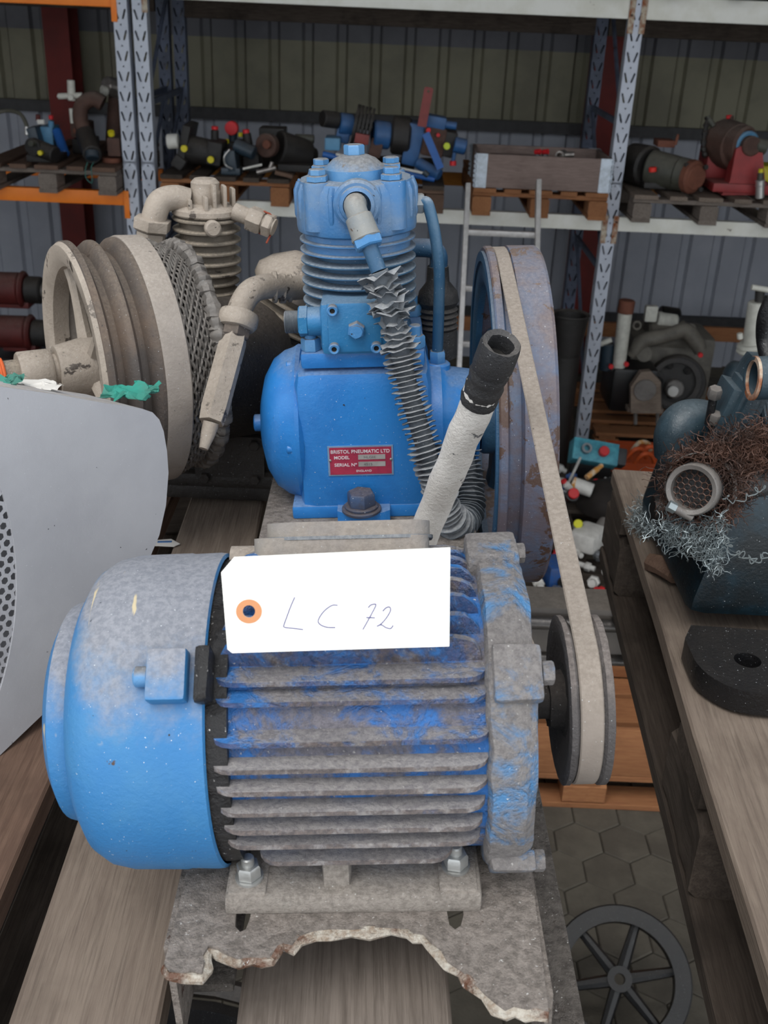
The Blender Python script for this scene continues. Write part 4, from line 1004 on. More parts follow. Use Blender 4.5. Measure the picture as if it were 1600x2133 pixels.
# exhaust stub with clamp
r0 = at(1447, 1018, y=.915); rdir = (V((0, 0, H))-r0).normalized(); rdir = (rdir+V((-.25, 0, -.12))).normalized()
part(eng, 'exhaust_bend', MB().tube(bez([r0-rdir*.006, r0-rdir*.05, r0-rdir*.075+V((.05, 0, 0)), at(1600, 990, y=1.02), at(1700, 985, y=1.04)], 6), [.0255]*13+[.031]*12, 22), 'oil_black')
es = part(eng, 'exhaust_stub', MB().lathe([(.019, -.03), (.0195, .012), (.0235, .014), (.0248, .012), (.0248, -.004), (.0235, -.006), (.0235, -.03)], r0, rdir, 36), 'steel_worn')
xx, yy, zz = basis(rdir)
# honeycomb gauze in the mouth of the stub
m = MB(); pt = .0062
for j in range(-5, 6):
    for i in range(-5, 6):
        x, y = (i+.5*(j % 2))*pt, j*pt*.866
        if x*x+y*y > .0172**2: continue
        vs = [(x+pt/math.sqrt(3)*math.cos(pi/6+k*pi/3), y+pt/math.sqrt(3)*math.sin(pi/6+k*pi/3)) for k in range(6)]
        for k in range(6):
            a, b = vs[k], vs[(k+1) % 6]
            m.tube([r0+rdir*.003+xx*a[0]+yy*a[1], r0+rdir*.003+xx*b[0]+yy*b[1]], .0006, 4, caps=False)
hg = part(es, 'honeycomb', m, 'gauze_rust'); hg['kind'] = 'stuff'
cl = part(eng, 'hose_clamp', MB().lathe([(.0325, -.006), (.0335, -.006), (.0335, .006), (.0325, .006), (.0325, -.006)], r0-rdir*.022, rdir, 44), 'steel_worn')
s0 = at(1392, 1052, y=.905); s1 = at(1442, 1078, y=.90)
part(cl, 'clamp_screw', MB().cyl(s0, s0.lerp(s1, .3), .0055, n=6), 'gauze_steel'); part(cl, 'clamp_screw', MB().cyl(s0.lerp(s1, .3), s1, .0042, n=12), 'steel_worn')
# wire gauze
rg = random.Random(21)
def gauze(n, fn, L, amp, r=.00034):
    m = MB()
    for _ in range(n):
        p = fn(); d = V((rg.uniform(-1, 1), rg.uniform(-1, 1), rg.uniform(-1, 1))).normalized(); pts = []
        for k in range(9):
            pts.append(p.copy()); d = (d+V((rg.uniform(-1, 1), rg.uniform(-1, 1), rg.uniform(-1, 1)))*amp).normalized(); p = p+d*L
        m.tube(pts, r, 3, caps=False)
    return m
def ring_pt():
    a = rg.uniform(0, 2*pi); h = rg.uniform(-.06, -.004); r = rg.gauss(.0315, .0022)
    return r0+rdir*h+(xx*math.cos(a)+yy*math.sin(a))*r
g = part(eng, 'rusty_gauze', gauze(1100, ring_pt, .0034, .9), 'gauze_rust', label='tangled rusty wire gauze round the exhaust'); g['kind'] = 'stuff'
def right_pt():
    t_ = rg.random(); s_ = rg.uniform(-1, 1)
    p = at(1490+t_*130, 955+s_*(38+12*t_)-t_*20, y=.93+.05*t_); return p+V((0, rg.gauss(0, .006), 0))
g = part(eng, 'rusty_gauze', gauze(1300, right_pt, .0036, .9), 'gauze_rust'); g['kind'] = 'stuff'
def tri_pt():
    while True:
        u, v = rg.random(), rg.random()
        if u+v < 1: break
    a, b, c = at(1325, 1090, y=.93), at(1512, 1080, y=.90), at(1500, 1190, y=.885)
    return a+(b-a)*u+(c-a)*v+V((0, rg.gauss(0, .003), rg.gauss(0, .002)))
mk = gauze(420, tri_pt, .0026, .9, .0003); ga, gb_, gc_ = at(1322, 1092, y=.93), at(1512, 1078, y=.90), at(1502, 1192, y=.885)
for i in range(26):
    v = i/25; A_, B_ = ga.lerp(gc_, v), gb_.lerp(gc_, v); nn_ = max(8, int((B_-A_).length/.0011)); ph = rg.uniform(0, 6)
    mk.tube([A_.lerp(B_, k/nn_)+V((0, .0018*math.sin(k*1.7), .0022*math.sin(k*.95+ph)+.0012*math.sin(k*.13+ph))) for k in range(nn_+1)], .00036, 3, caps=False)
g = part(eng, 'bright_gauze', mk, 'gauze_steel', label='bright steel wire gauze hanging over the pallet board'); g['kind'] = 'stuff'
def tuft_pt():
    a = rg.uniform(0, 2*pi); r = math.sqrt(rg.random()); p = at(1352+36*r*math.cos(a), 1080+28*r*math.sin(a), z=ZP+.012); return p+V((0, 0, rg.uniform(-.008, .012)))
g = part(eng, 'bright_gauze', gauze(600, tuft_pt, .0024, .9, .0003), 'gauze_steel'); g['kind'] = 'stuff'
pts = []
for i in range(90):
    t_ = i/89; px = 1505+95*t_; py = 1125+40*math.sin(t_*2.2)+(6+5*math.sin(i*.37))*math.cos(i*.55); px += (7+5*math.cos(i*.29))*math.sin(i*.55); pts.append(at(px, py, y=.875))
part(eng, 'loose_wire', MB().tube(pts, .0006, 5), 'gauze_steel', label='curly loose wire')
pts = [at(1505+95*i/50+(5+4*math.sin(i*.4))*math.sin(i*.6), 1030+12*math.sin(i*.1)+(6+4*math.cos(i*.5))*math.cos(i*.6), y=.90) for i in range(51)]
part(eng, 'loose_wire', MB().tube(pts, .0006, 5), 'gauze_steel')
bh = [at(1610, 620, y=1.2), at(1594, 660, y=1.2), at(1592, 710, y=1.2), at(1606, 760, y=1.18), at(1640, 800, y=1.16)]
part(eng, 'rubber_hose', MB().tube(bez(bh, 6), .009, 14), 'oil_black')

# ================================================================== on the floor below and behind
pulley_l = at(1290, 2040, z=.17)
wn = V((-.15, -.62, .77)).normalized()
wh = thing('spoked_wheel', 'dark spoked belt wheel leaning on the paved floor', 'wheel', (pulley_l.x, pulley_l.y, 0))
part(wh, 'rim', MB().lathe([(.140, -.03), (.180, -.03), (.184, -.026), (.180, 0), (.184, .026), (.180, .03), (.140, .03), (.144, 0), (.140, -.03)], pulley_l, wn, 56), 'oil_black')
part(wh, 'hub', MB().pipe(pulley_l-wn*.025, pulley_l+wn*.025, .032, .014, 24), 'oil_black')
wx, wy, _ = basis(wn)
for k in range(6):
    a = k*pi/3+.35; d = wx*math.cos(a)+wy*math.sin(a); part(wh, 'spoke', MB().tube([pulley_l+d*.028, pulley_l+d*.155], [.017, .012], 8), 'oil_black')
q = V((.36, 1.62, .12)); bl = thing('finned_cylinder', 'black finned cylinder on the floor beside the spoked wheel', 'machine part', (q.x, q.y, 0))
part(bl, 'barrel', MB().cyl((q.x-.1, q.y-.05, .12), (q.x+.25, q.y-.12, .12), .09, n=28), 'oil_black')
for i in range(12): part(bl, 'fin', MB().cyl(V((q.x-.08, q.y-.054, .12)).lerp(V((q.x+.23, q.y-.116, .12)), i/11), V((q.x-.08, q.y-.054, .12)).lerp(V((q.x+.23, q.y-.116, .12)), i/11)+V((.008, -.0016, 0)), .12, n=28), 'oil_black')
# dark machine standing on the floor under the compressor pallet
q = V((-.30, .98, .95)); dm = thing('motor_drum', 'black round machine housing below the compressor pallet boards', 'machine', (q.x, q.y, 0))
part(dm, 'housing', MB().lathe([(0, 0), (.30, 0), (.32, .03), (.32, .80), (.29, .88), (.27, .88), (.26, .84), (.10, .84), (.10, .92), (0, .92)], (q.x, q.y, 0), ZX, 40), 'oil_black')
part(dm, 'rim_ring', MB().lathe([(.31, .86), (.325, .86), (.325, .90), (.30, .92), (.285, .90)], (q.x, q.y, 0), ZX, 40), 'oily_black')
q2 = at(60, 1900, z=.9); d2_ = thing('dark_filler', 'large added black block keeping the gaps between the left pallet boards dark', 'machine', (q2.x-.45, q2.y+.35, 0))  # added black block, makes the gaps between the boards read as dark
part(d2_, 'case', MB().box((q2.x-.45, q2.y+.35, .5), (.75, .9, 1.0), bev=.06), 'oil_black'); part(d2_, 'filler_top', MB().box((q2.x-.45, q2.y+.35, 1.02), (.6, .7, .05), bev=.01), 'oil_black')
q3 = at(560, 1180, z=.9); d3_ = thing('dark_filler', 'large added black block keeping the gap behind the electric motor dark', 'machine', (q3.x, q3.y, 0))  # second added block, blackens the gap behind the motor
part(d3_, 'case', MB().box((q3.x-.1, q3.y+.1, .5), (1.0, .9, 1.0), bev=.06), 'oil_black'); part(d3_, 'filler_top', MB().box((q3.x-.1, q3.y+.1, 1.02), (.8, .6, .05), bev=.01), 'oil_black')

# crate of fittings on the floor
def collar(t, c, L, W_, z0, h, mat, hinge='galv', th=.02):
    for s in (-1, 1):
        part(t, 'side_board', MB().box((c[0], c[1]+s*(W_/2-th/2), z0+h/2), (L, th, h), bev=.002), mat)
        part(t, 'end_board', MB().box((c[0]+s*(L/2-th/2), c[1], z0+h/2), (th, W_-2*th, h), bev=.002), mat)
    for sx_ in (-1, 1):
        for sy_ in (-1, 1):
            m = MB().box((c[0]+sx_*(L/2-.030), c[1]+sy_*(W_/2+.001), z0+h/2), (.062, .003, h*1.02))
            m.box((c[0]+sx_*(L/2+.001), c[1]+sy_*(W_/2-.030), z0+h/2), (.003, .062, h*1.02))
            for i in range(7): m.cyl((c[0]+sx_*(L/2+.004), c[1]+sy_*(W_/2+.004), z0+h*(i+.1)/7), (c[0]+sx_*(L/2+.004), c[1]+sy_*(W_/2+.004), z0+h*(i+.8)/7), .008, n=8)
            part(t, 'corner_hinge', m, hinge)
pallet('orange-brown pallet on the floor under the fittings crate', (.72, 3.1, 0), 1.2, .6, 0, 'wood_new', 'wood_new', ntop=4)
ct = thing('wooden_crate', 'orange-brown wooden crate of fittings on the paved floor', 'crate', (.72, 3.1, .147))
collar(ct, (.72, 3.1), 1.2, .6, .1475, .19, 'wood_new')
pallet('lower pallet of the stack behind the fittings crate', (.85, 4.25, 0), 1.3, 1.6, 0, 'wood_dark', 'wood_dark')
pallet('upper pallet of the stack piled with loose fittings', (.85, 4.25, .1458), 1.3, 1.6, 0, 'wood_dark', 'wood_dark')
paint('tarp_dark', '#2b2522', '#1d1917', rough=.8, bump=.3)
def lump(c, s, seed, n=10):
    m = MB().ball((0, 0, 0), 1, n*2); m.jit(.18, 1.6, seed); m.v = [V((c[0]+p.x*s[0], c[1]+p.y*s[1], c[2]+max(p.z, -.3)*s[2])) for p in m.v]; return m
solo('dark_sack', lump((1.10, 4.58, .33), (.17, .19, .10), 4), 'tarp_dark', 'dark brown sack among the loose fittings on the floor pallet', 'sack', (1.10, 4.58, .29))
plain('junk_white', '#d2cfc9', .6, vary=.2); plain('junk_red', '#c6262a', .5, vary=.1); plain('junk_yellow', '#d2cf2c', .5, vary=.1); plain('junk_blue', '#1f4f8f', .45, vary=.3); plain('junk_teal', '#4f9fae', .5, vary=.35, c2='#3d8496'); plain('junk_orange', '#d9581f', .6, vary=.2); plain('junk_steel', '#8f9296', .4, .7, vary=.3); plain('junk_amber', '#c98a3a', .6, vary=.3, c2='#d9cdb8')
# teal valve block with red knob
a_ = at(1236, 945, z=.42); bt = thing('valve_block', 'teal control block with red knob and steel port', 'valve', (a_.x, a_.y, .29))
Rk = Matrix.Rotation(rad(8), 3, 'Y') @ Matrix.Rotation(rad(-38), 3, 'X')
part(bt, 'block', MB().box((a_.x, a_.y, a_.z), (.235, .10, .115), R=Rk, bev=.006), 'junk_teal'); fN = Rk @ V((0, -1, 0)); fX = Rk @ V((1, 0, 0))
part(bt, 'knob', MB().cyl(a_+fN*.05+fX*.035, a_+fN*.085+fX*.035, .026, n=20, bev=.004), 'junk_red')
part(bt, 'port', MB().pipe(a_+fN*.05-fX*.055, a_+fN*.08-fX*.055, .026, .016), 'junk_steel')
part(bt, 'end_cap', MB().box(a_+fX*.14, (.05, .08, .09), R=Rk, bev=.01), 'steel_dark')
part(bt, 'base', MB().box((a_.x, a_.y+.03, .335), (.2, .1, .088), bev=.01), 'oil_black')
JG = 'loose fittings on the floor pallet'
def jat(px, py, z): return at(px, py, z=z)
def jcyl(name, lab, px, py, z, r, h, ax, mat, cap=None, cat='fitting'):
    p = jat(px, py, z); d = V(ax).normalized(); t = thing(name, lab, cat, p, 'W', JG)
    part(t, 'body', MB().lathe([(0, 0), (r, 0), (r, h*.7), (r*.8, h*.75), (r*.8, h), (0, h)], p, d, 16), mat)
    if cap: part(t, 'cap', MB().cyl(p+d*h, p+d*(h+r*.6), r*.85, n=14, bev=r*.1), cap)
    return t
jcyl('capped_fitting', 'fitting with yellow plastic cap on the sack', 1205, 1100, .38, .024, .04, (-.2, -.6, .7), 'junk_steel', 'junk_yellow')
jcyl('capped_fitting', 'black fitting with hollow red plug', 1190, 1035, .42, .03, .05, (0, -.7, .6), 'oil_black', 'junk_red')
jcyl('capped_fitting', 'small steel fitting with red cap beside the white rod', 1187, 1018, .44, .018, .05, (-.6, -.2, .7), 'junk_white', 'junk_red')
jcyl('pipe_piece', 'short bronze tube piece lying by the teal block', 1222, 995, .45, .014, .11, (.6, .5, .3), 'junk_amber', None, 'pipe')
a_ = jat(1226, 1120, .36); tj = thing('plastic_jug', 'white plastic jug lying beside the yellow capped fitting', 'jug', a_, 'W')
part(tj, 'body', MB().box(a_, (.12, .15, .09), R=Matrix.Rotation(rad(-35), 3, 'Z'), bev=.02), 'junk_white'); part(tj, 'neck', MB().cyl(a_+V((.05, .07, .0)), a_+V((.09, .13, .02)), .025), 'steel_worn')
a_ = jat(1213, 1012, .43); tj = thing('oil_can', 'white and amber printed can on its side', 'can', a_, 'W')
part(tj, 'body', MB().cyl(a_-V((.05, 0, -.01)), a_+V((.045, -.03, -.01)), .034, bev=.004), 'junk_white'); part(tj, 'label_band', MB().cyl(a_-V((.051, 0, -.011)), a_-V((.015, .01, 0)), .0345), 'junk_amber')
a_ = jat(1200, 975, .46); solo('white_rod', MB().tube([a_+V((-.05, -.12, -.03)), a_+V((.03, .08, .02))], .007, 8), 'junk_white', 'thin white rod leaning on the loose fittings', 'rod', a_)
a_ = jat(1163, 1190, .34); tj = thing('blue_box', 'small blue metal box with black port', 'box', a_, 'W')
part(tj, 'case', MB().box(a_, (.12, .13, .10), R=Matrix.Rotation(rad(12), 3, 'Z'), bev=.008), 'junk_blue'); part(tj, 'port', MB().cyl(a_+V((.01, -.05, -.01)), a_+V((.015, -.075, -.015)), .025), 'blackhole')
rj = random.Random(12); placed = []
spots = ((1170, 985), (1165, 1010), (1228, 1165), (1240, 1190), (1225, 1215), (1140, 1212), (1255, 1175), (1180, 1000), (1262, 1215), (1245, 1150), (1270, 1000), (1180, 1160), (1160, 1040), (1190, 1230), (1215, 1240))
for i in range(900):
    px, py = rj.choice(spots); p = jat(px+rj.uniform(-22, 22), py+rj.uniform(-22, 22), .31)
    if any((p-q).length < .074 for q in placed+[jat(1226, 1120, .31), jat(1205, 1100, .31)]) or (p-V((1.10, 4.58, .31))).length < .23 or (p-jat(1163, 1190, .31)).length < .15 or (p-jat(1236, 950, .31)).length < .27 or p.y < 3.50: continue
    if len(placed) >= 46: break
    placed.append(p)
    mt = rj.choice(('junk_white', 'junk_white', 'junk_white', 'junk_steel', 'junk_white', 'junk_blue', 'junk_red'))
    d = V((rj.uniform(-1, 1), rj.uniform(-1, 1), rj.uniform(.0, .25))).normalized(); r = rj.uniform(.014, .022); h = rj.uniform(.045, .075)
    m = MB().hexp(p, d, r*2.2, h*.35).cyl(p+d*h*.35, p+d*h*.8, r*.8, n=12).cyl(p-d*h*.3, p, r*.75, n=12)
    dz = .2915-min(q.z for q in m.v); m.v = [q+V((0, 0, dz)) for q in m.v]
    nm = {'junk_white': 'white', 'junk_steel': 'steel', 'junk_blue': 'blue', 'junk_red': 'red'}[mt]
    solo('pipe_fitting', m, mt, 'small %s pipe fitting lying loose on the floor pallet pile' % nm, 'fitting', p, 'W', 'loose %s pipe fittings' % nm)
for i, (px, py) in enumerate(((1325, 955), (1342, 965), (1352, 950), (1335, 940))):
    p = at(px, py, z=.25); m = MB().tube(bez([p+V((-.05, 0, 0)), p+V((-.02, -.02, .06)), p+V((.03, 0, .05)), p+V((.06, .02, .0))], 5), .013, 10)
    solo('orange_chain_hook', m, 'junk_orange' if i != 3 else 'junk_amber', 'bent orange hook on the red tray behind the pallet corner' if i != 3 else 'bent tan hook on the red tray behind the pallet corner', 'hook', p, 'W', 'hooks on the red tray' if i != 3 else None)
p = at(1330, 962, z=.14); tr = thing('red_tray', 'shallow rust-red tray behind the grey pallet corner', 'tray', (p.x, p.y, 0))
part(tr, 'tray', MB().box((p.x, p.y, .10), (.34, .34, .20), bev=.01), 'junk_orange')
# ================================================================== things on the racks
FWD = ray(800, 1066.5)
def mpp(p): return (p-V((0, 0, H))).dot(FWD)/FPX
def PB(m, x0, y0, x1, y1, y, dep, bev=.15, rot=0):
    # block whose front face spans the given picture rectangle at distance y
    a, b = at(x0, y0, y=y), at(x1, y1, y=y); w_, h_ = b.x-a.x, a.z-b.z
    R = Matrix.Rotation(rad(rot), 3, 'Y'); return m.box(((a.x+b.x)/2, y+dep/2, (a.z+b.z)/2), (abs(w_), dep, abs(h_)), R=R, bev=bev*min(abs(w_), abs(h_), dep))
def PC(m, x0, y0, ya, x1, y1, yb, r, r2=None, n=18):
    # round bar between two points, radius in picture pixels
    a, b = at(x0, y0, y=ya), at(x1, y1, y=yb); return m.cyl(a, b, r*mpp(a), None if r2 is None else r2*mpp(b), n=n, bev=.12*min(r, r2 or r)*mpp(a))
def PD(m, x, y, yy, ax, r, h, n=22):
    p = at(x, y, y=yy); s = mpp(p); return m.cyl(p, p+V(ax).normalized()*h*s, r*s, n=n, bev=.1*min(r, h)*s)
paint('pump_black', '#2a2725', '#1c1a19', rough=.45, dust=.3, dustc='#5f574f', bump=.3, bd=.003)
paint('pump_brown', '#5a4036', '#3f2d27', rough=.7, dust=.3, bump=.3, bd=.003)
paint('pump_slate', '#2c3b47', '#22303a', rough=.4, dust=.2, bump=.2)
paint('pump_blue', '#2f5f94', '#274f7c', rough=.45, dust=.35, dustc='#77808a', bump=.2)
paint('pump_sky', '#5b93b8', '#4a7d9f', rough=.5, dust=.3, bump=.2)
paint('bar_blue', '#2a63ad', '#2458a0', rough=.45, bump=.05)
paint('pump_red', '#9c3030', '#7a2424', rough=.5, dust=.35, rust=.1, rustc='#c9b9a6', bump=.2)
paint('pump_darkred', '#5f1f1b', '#451613', rough=.6, dust=.25, bump=.2)
paint('bar_red', '#8a3a36', '#6f2d2a', rough=.55, bump=.1)
paint('pump_moss', '#4a4a40', '#3a3a34', rough=.5, dust=.4, dustc='#8b877c', rust=.15, bump=.3)
paint('rust_flange', '#7a4a38', '#5f382b', rough=.8, bump=.3)
plain('cap_red', '#d2242a', .5, vary=0); plain('cap_yellow', '#d8c81e', .5, vary=0); plain('cap_white', '#dad7cf', .6, vary=.1); plain('bright_steel', '#c6c4c0', .3, .6, vary=.1)
plain('foil', '#a9a29c', .3, .7, .8, 60, vary=.4); plain('valve_white', '#cfcdc2', .5, vary=.2); plain('cap_lime', '#c9d83a', .5, vary=0); plain('plug_red', '#e03024', .5, vary=0)  # the last is the plug's own plain bright red
plain('hose_olive', '#57564b', .5, vary=.3); plain('wire_teal', '#2f6f66', .6)
RP = 'pallets on the racks'
def rpal(label, xa, xb, zb, top, blk, y0=5.86, L=1.12): return pallet(label, ((xa+xb)/2, y0+L/2, zb), L, xb-xa, pi/2, top, blk, ntop=5, bw=min(.13, (xb-xa)*.17))
rpal('grey-brown pallet of hydraulic pumps on the orange beam', -2.27, -1.525, 1.441, 'wood_brown', 'wood_grey')
rpal('pallet with orange-brown blocks under black hydraulic pumps', -1.285, -.59, 1.421, 'wood_dark', 'wood_new')
rpal('dark pallet under the blue pump drive with red bar', -.44, .25, 1.421, 'wood_dark', 'wood_brown')
rpal('orange-brown pallet under the wooden collar box', .405, 1.135, 1.421, 'wood_new', 'wood_new')
rpal('grey pallet under the rusty motor and the red gearbox', 1.275, 2.10, 1.421, 'wood_tan', 'wood_grey')
for i, (a, b) in enumerate(((-1.3, -.55), (-.4, .35), (.45, 1.1), (1.3, 2.05), (2.2, 2.95))):
    rpal('dark pallet up on the top cream beams', a, b, 2.527, 'wood_dark', 'wood_dark')['group'] = 'pallets on the top beams'
rpal('dark pallet on the top orange beams', -2.5, -1.7, 2.472, 'wood_dark', 'wood_dark')
def things_(name, label, cat, px, py, y): return thing(name, label, cat, at(px, py, y=y))
# ---- orange bay
t = things_('hydraulic_pump', 'slim teal and sky blue hydraulic pump with red plug', 'pump', 80, 345, 6.1)
part(t, 'body', PB(MB(), 60, 280, 95, 330, 6.1, .15), 'pump_sky'); part(t, 'cylinder', PC(MB(), 100, 290, 6.1, 118, 340, 5.98, 10), 'bar_blue')
part(t, 'block', PB(MB(), 36, 282, 62, 325, 6.02, .12, rot=-12), 'pump_slate'); part(t, 'red_plug', PD(MB(), 88, 265, 6.12, (0, 0, 1), 5, 8), 'cap_red'); part(t, 'neck', PC(MB(), 88, 285, 6.12, 88, 268, 6.12, 6), 'pump_sky')
part(t, 'label_tag', PB(MB(), 57, 266, 73, 276, 6.0, .01), 'cap_white'); part(t, 'red_neck', PC(MB(), 60, 268, 6.1, 60, 255, 6.1, 5), 'pump_darkred')
t = things_('hydraulic_hose', 'bent olive hydraulic hose over the pump pallet', 'hose', 30, 280, 6.15)
part(t, 'hose', MB().tube(bez([at(-30, 243, y=6.2), at(0, 234, y=6.2), at(28, 240, y=6.15), at(42, 262, y=6.12), at(44, 284, y=6.1)], 6), .011, 10), 'hose_olive'); part(t, 'ferrule', PC(MB(), 43, 268, 6.11, 44, 286, 6.1, 5), 'bright_steel')
t = things_('gear_motor', 'black gear motor with yellow plug and round flange', 'motor', 95, 350, 5.98)
part(t, 'flange', PD(MB(), 80, 318, 5.98, (-.3, -1, 0), 18, 12), 'pump_black'); part(t, 'shaft', PD(MB(), 78, 310, 5.95, (-.3, -1, 0), 6, 14), 'pump_moss')
part(t, 'body', PC(MB(), 84, 320, 6.0, 122, 335, 5.95, 17), 'pump_black'); part(t, 'yellow_plug', PD(MB(), 92, 330, 5.93, (0, -1, 0), 5, 10), 'cap_yellow'); part(t, 'foot', PB(MB(), 60, 335, 125, 352, 5.98, .2), 'pump_black')
t = things_('valve_block', 'brown iron valve block between the blue pump and the big black pipe', 'valve', 140, 345, 6.1)
part(t, 'block', PB(MB(), 124, 278, 160, 312, 6.1, .2), 'pump_brown'); part(t, 'upper_block', PB(MB(), 124, 256, 148, 290, 6.15, .12), 'pump_brown'); part(t, 'base', PB(MB(), 128, 312, 172, 346, 6.12, .2), 'pump_black'); part(t, 'plug', PD(MB(), 139, 295, 6.09, (0, -1, 0), 6, 6), 'rust_flange')
t = things_('filter_pipe', 'big black curved pipe with white valve and blue-grey end cap', 'pipe', 190, 345, 6.0)
part(t, 'barrel', PC(MB(), 178, 285, 6.2, 193, 330, 5.95, 20, 20), 'pump_black'); part(t, 'end_cap', PC(MB(), 192, 322, 5.95, 193, 337, 5.93, 14), 'pump_slate')
part(t, 'bend', MB().tube(bez([at(180, 290, y=6.2), at(168, 255, y=6.2), at(172, 225, y=6.2), at(195, 212, y=6.2), at(215, 222, y=6.2)], 6), .042, 16), 'pump_brown')
v = part(t, 'valve', PC(MB(), 148, 173, 6.2, 150, 216, 6.2, 8), 'valve_white'); part(v, 'cross_arm', PC(MB(), 122, 207, 6.2, 172, 205, 6.2, 6), 'valve_white'); part(v, 'spindle', PC(MB(), 120, 207, 6.2, 134, 207, 6.2, 3), 'bright_steel'); part(v, 'centre', PD(MB(), 149, 209, 6.18, (0, -1, 0), 6, 5), 'valve_white')
part(t, 'lower_arm', PC(MB(), 149, 232, 6.2, 152, 263, 6.2, 5), 'valve_white')
t = things_('wrapped_duct', 'silver foil-wrapped pipe end above the yellow-capped valve', 'pipe', 225, 345, 6.25)
part(t, 'foil_wrap', PC(MB(), 205, 200, 6.2, 245, 212, 6.3, 18, 24).jit(.008, 30), 'foil'); part(t, 'neck', PC(MB(), 196, 210, 6.18, 210, 214, 6.2, 10), 'valve_white'); part(t, 'support', PC(MB(), 228, 225, 6.28, 225, 342, 6.25, 16, 20), 'pump_brown')
t = things_('hydraulic_valve', 'brown valve with yellow cap at the orange rack post', 'valve', 238, 345, 6.0)
part(t, 'body', PB(MB(), 222, 295, 252, 335, 6.0, .16), 'pump_brown'); part(t, 'yellow_cap', PD(MB(), 233, 290, 5.98, (0, -.5, 1), 7, 9), 'cap_yellow'); part(t, 'flange', PD(MB(), 234, 346, 6.06, (0, 0, 1), 20, 10), 'rust_flange')
t = things_('green_wire', 'thin green wire loop hanging from the pump pallet', 'wire', 185, 370, 5.84)
part(t, 'wire', MB().tube(bez([at(182, 338, y=5.86), at(178, 355, y=5.84), at(180, 372, y=5.84), at(192, 380, y=5.84), at(190, 350, y=5.84), at(195, 338, y=5.86)], 6), .0025, 5), 'wire_teal')
# ---- black pumps
t = things_('piston_pump', 'large black piston pump with white end cap and yellow plugs', 'pump', 420, 362, 6.0)
part(t, 'flange_plate', PB(MB(), 372, 270, 392, 345, 6.0, .26, rot=14), 'pump_black'); part(t, 'white_cap', PC(MB(), 349, 304, 6.0, 372, 303, 6.0, 15), 'cap_white')
part(t, 'bracket', PB(MB(), 358, 335, 385, 362, 5.98, .1, rot=35), 'pump_black')
part(t, 'body', PC(MB(), 388, 318, 6.08, 462, 332, 6.05, 28, 26), 'pump_black'); part(t, 'valve_end', PB(MB(), 430, 305, 462, 355, 5.98, .2, rot=8), 'pump_black')
for (x, y) in ((385, 318), (440, 341)): part(t, 'yellow_plug', PD(MB(), x, y, 5.96, (0, -1, 0), 7, 8), 'cap_yellow')
part(t, 'neck', PC(MB(), 448, 302, 6.1, 448, 280, 6.1, 8), 'pump_black'); part(t, 'red_cap', PC(MB(), 448, 279, 6.1, 448, 272, 6.1, 7), 'cap_red')
t = things_('hydraulic_pump', 'pump with large round red cover and two yellow caps', 'pump', 480, 362, 6.2)
part(t, 'red_cover', PD(MB(), 481, 266, 6.2, (-.1, -1, 0), 14, 12), 'cap_red'); part(t, 'neck', PC(MB(), 482, 300, 6.22, 482, 272, 6.22, 9), 'pump_slate'); part(t, 'body', PB(MB(), 464, 296, 500, 350, 6.15, .2), 'pump_black')
for (x, y) in ((469, 294), (498, 280)): part(t, 'yellow_cap', PC(MB(), x, y+5, 6.14, x, y-4, 6.14, 5), 'cap_yellow')
t = things_('control_valve', 'slate blue control valve with curved pipe and silver rod', 'valve', 480, 362, 5.92)
part(t, 'body', PB(MB(), 468, 312, 492, 360, 5.92, .14, rot=-8), 'pump_slate'); part(t, 'head', PC(MB(), 490, 300, 5.98, 530, 318, 5.95, 14), 'pump_slate'); part(t, 'curl', MB().tube(bez([at(478, 310, y=5.9), at(467, 325, y=5.89), at(470, 342, y=5.9), at(484, 350, y=5.9)], 5), .005, 8), 'bright_steel')
part(t, 'rod', PC(MB(), 506, 350, 5.9, 546, 341, 5.9, 2.4), 'cap_white'); part(t, 'foot', PB(MB(), 460, 348, 500, 364, 5.92, .12), 'pump_slate')
t = things_('capped_valve', 'dark upright valve with red cap beside the rusty pulley', 'valve', 515, 362, 6.1)
part(t, 'stem', PC(MB(), 519, 300, 6.1, 513, 269, 6.1, 9), 'pump_black'); part(t, 'red_cap', PC(MB(), 513, 270, 6.1, 512, 261, 6.1, 7), 'cap_red'); part(t, 'base', PB(MB(), 505, 300, 540, 350, 6.08, .15), 'pump_black')
t = things_('belt_motor', 'dark motor with rust-brown pulley', 'motor', 590, 362, 6.05)
part(t, 'pulley', PD(MB(), 558, 305, 6.0, (-.35, -1, .1), 24, 20), 'pump_brown'); part(t, 'hub', PD(MB(), 554, 303, 5.93, (-.35, -1, .1), 9, 8), 'rust_flange'); part(t, 'body', PC(MB(), 575, 310, 6.1, 640, 325, 6.2, 36, 30), 'pump_black'); part(t, 'end', PC(MB(), 640, 325, 6.2, 655, 328, 6.22, 20, 16), 'pump_black')
part(t, 'terminal_box', PB(MB(), 535, 268, 590, 290, 6.15, .15), 'pump_black'); part(t, 'side_valve', PC(MB(), 612, 290, 6.2, 652, 292, 6.2, 9), 'pump_moss'); part(t, 'foot', PB(MB(), 575, 345, 645, 363, 6.02, .25), 'pump_black')
t = things_('lever_bracket', 'grey aluminium lever bracket in front of the black motor', 'bracket', 560, 362, 5.9)
part(t, 'arm', PC(MB(), 535, 358, 5.9, 575, 348, 5.9, 5), 'foil'); part(t, 'fork', PC(MB(), 560, 355, 5.9, 567, 336, 5.9, 4), 'foil'); part(t, 'slab', PB(MB(), 572, 358, 610, 368, 5.88, .06, rot=12), 'wood_brown')
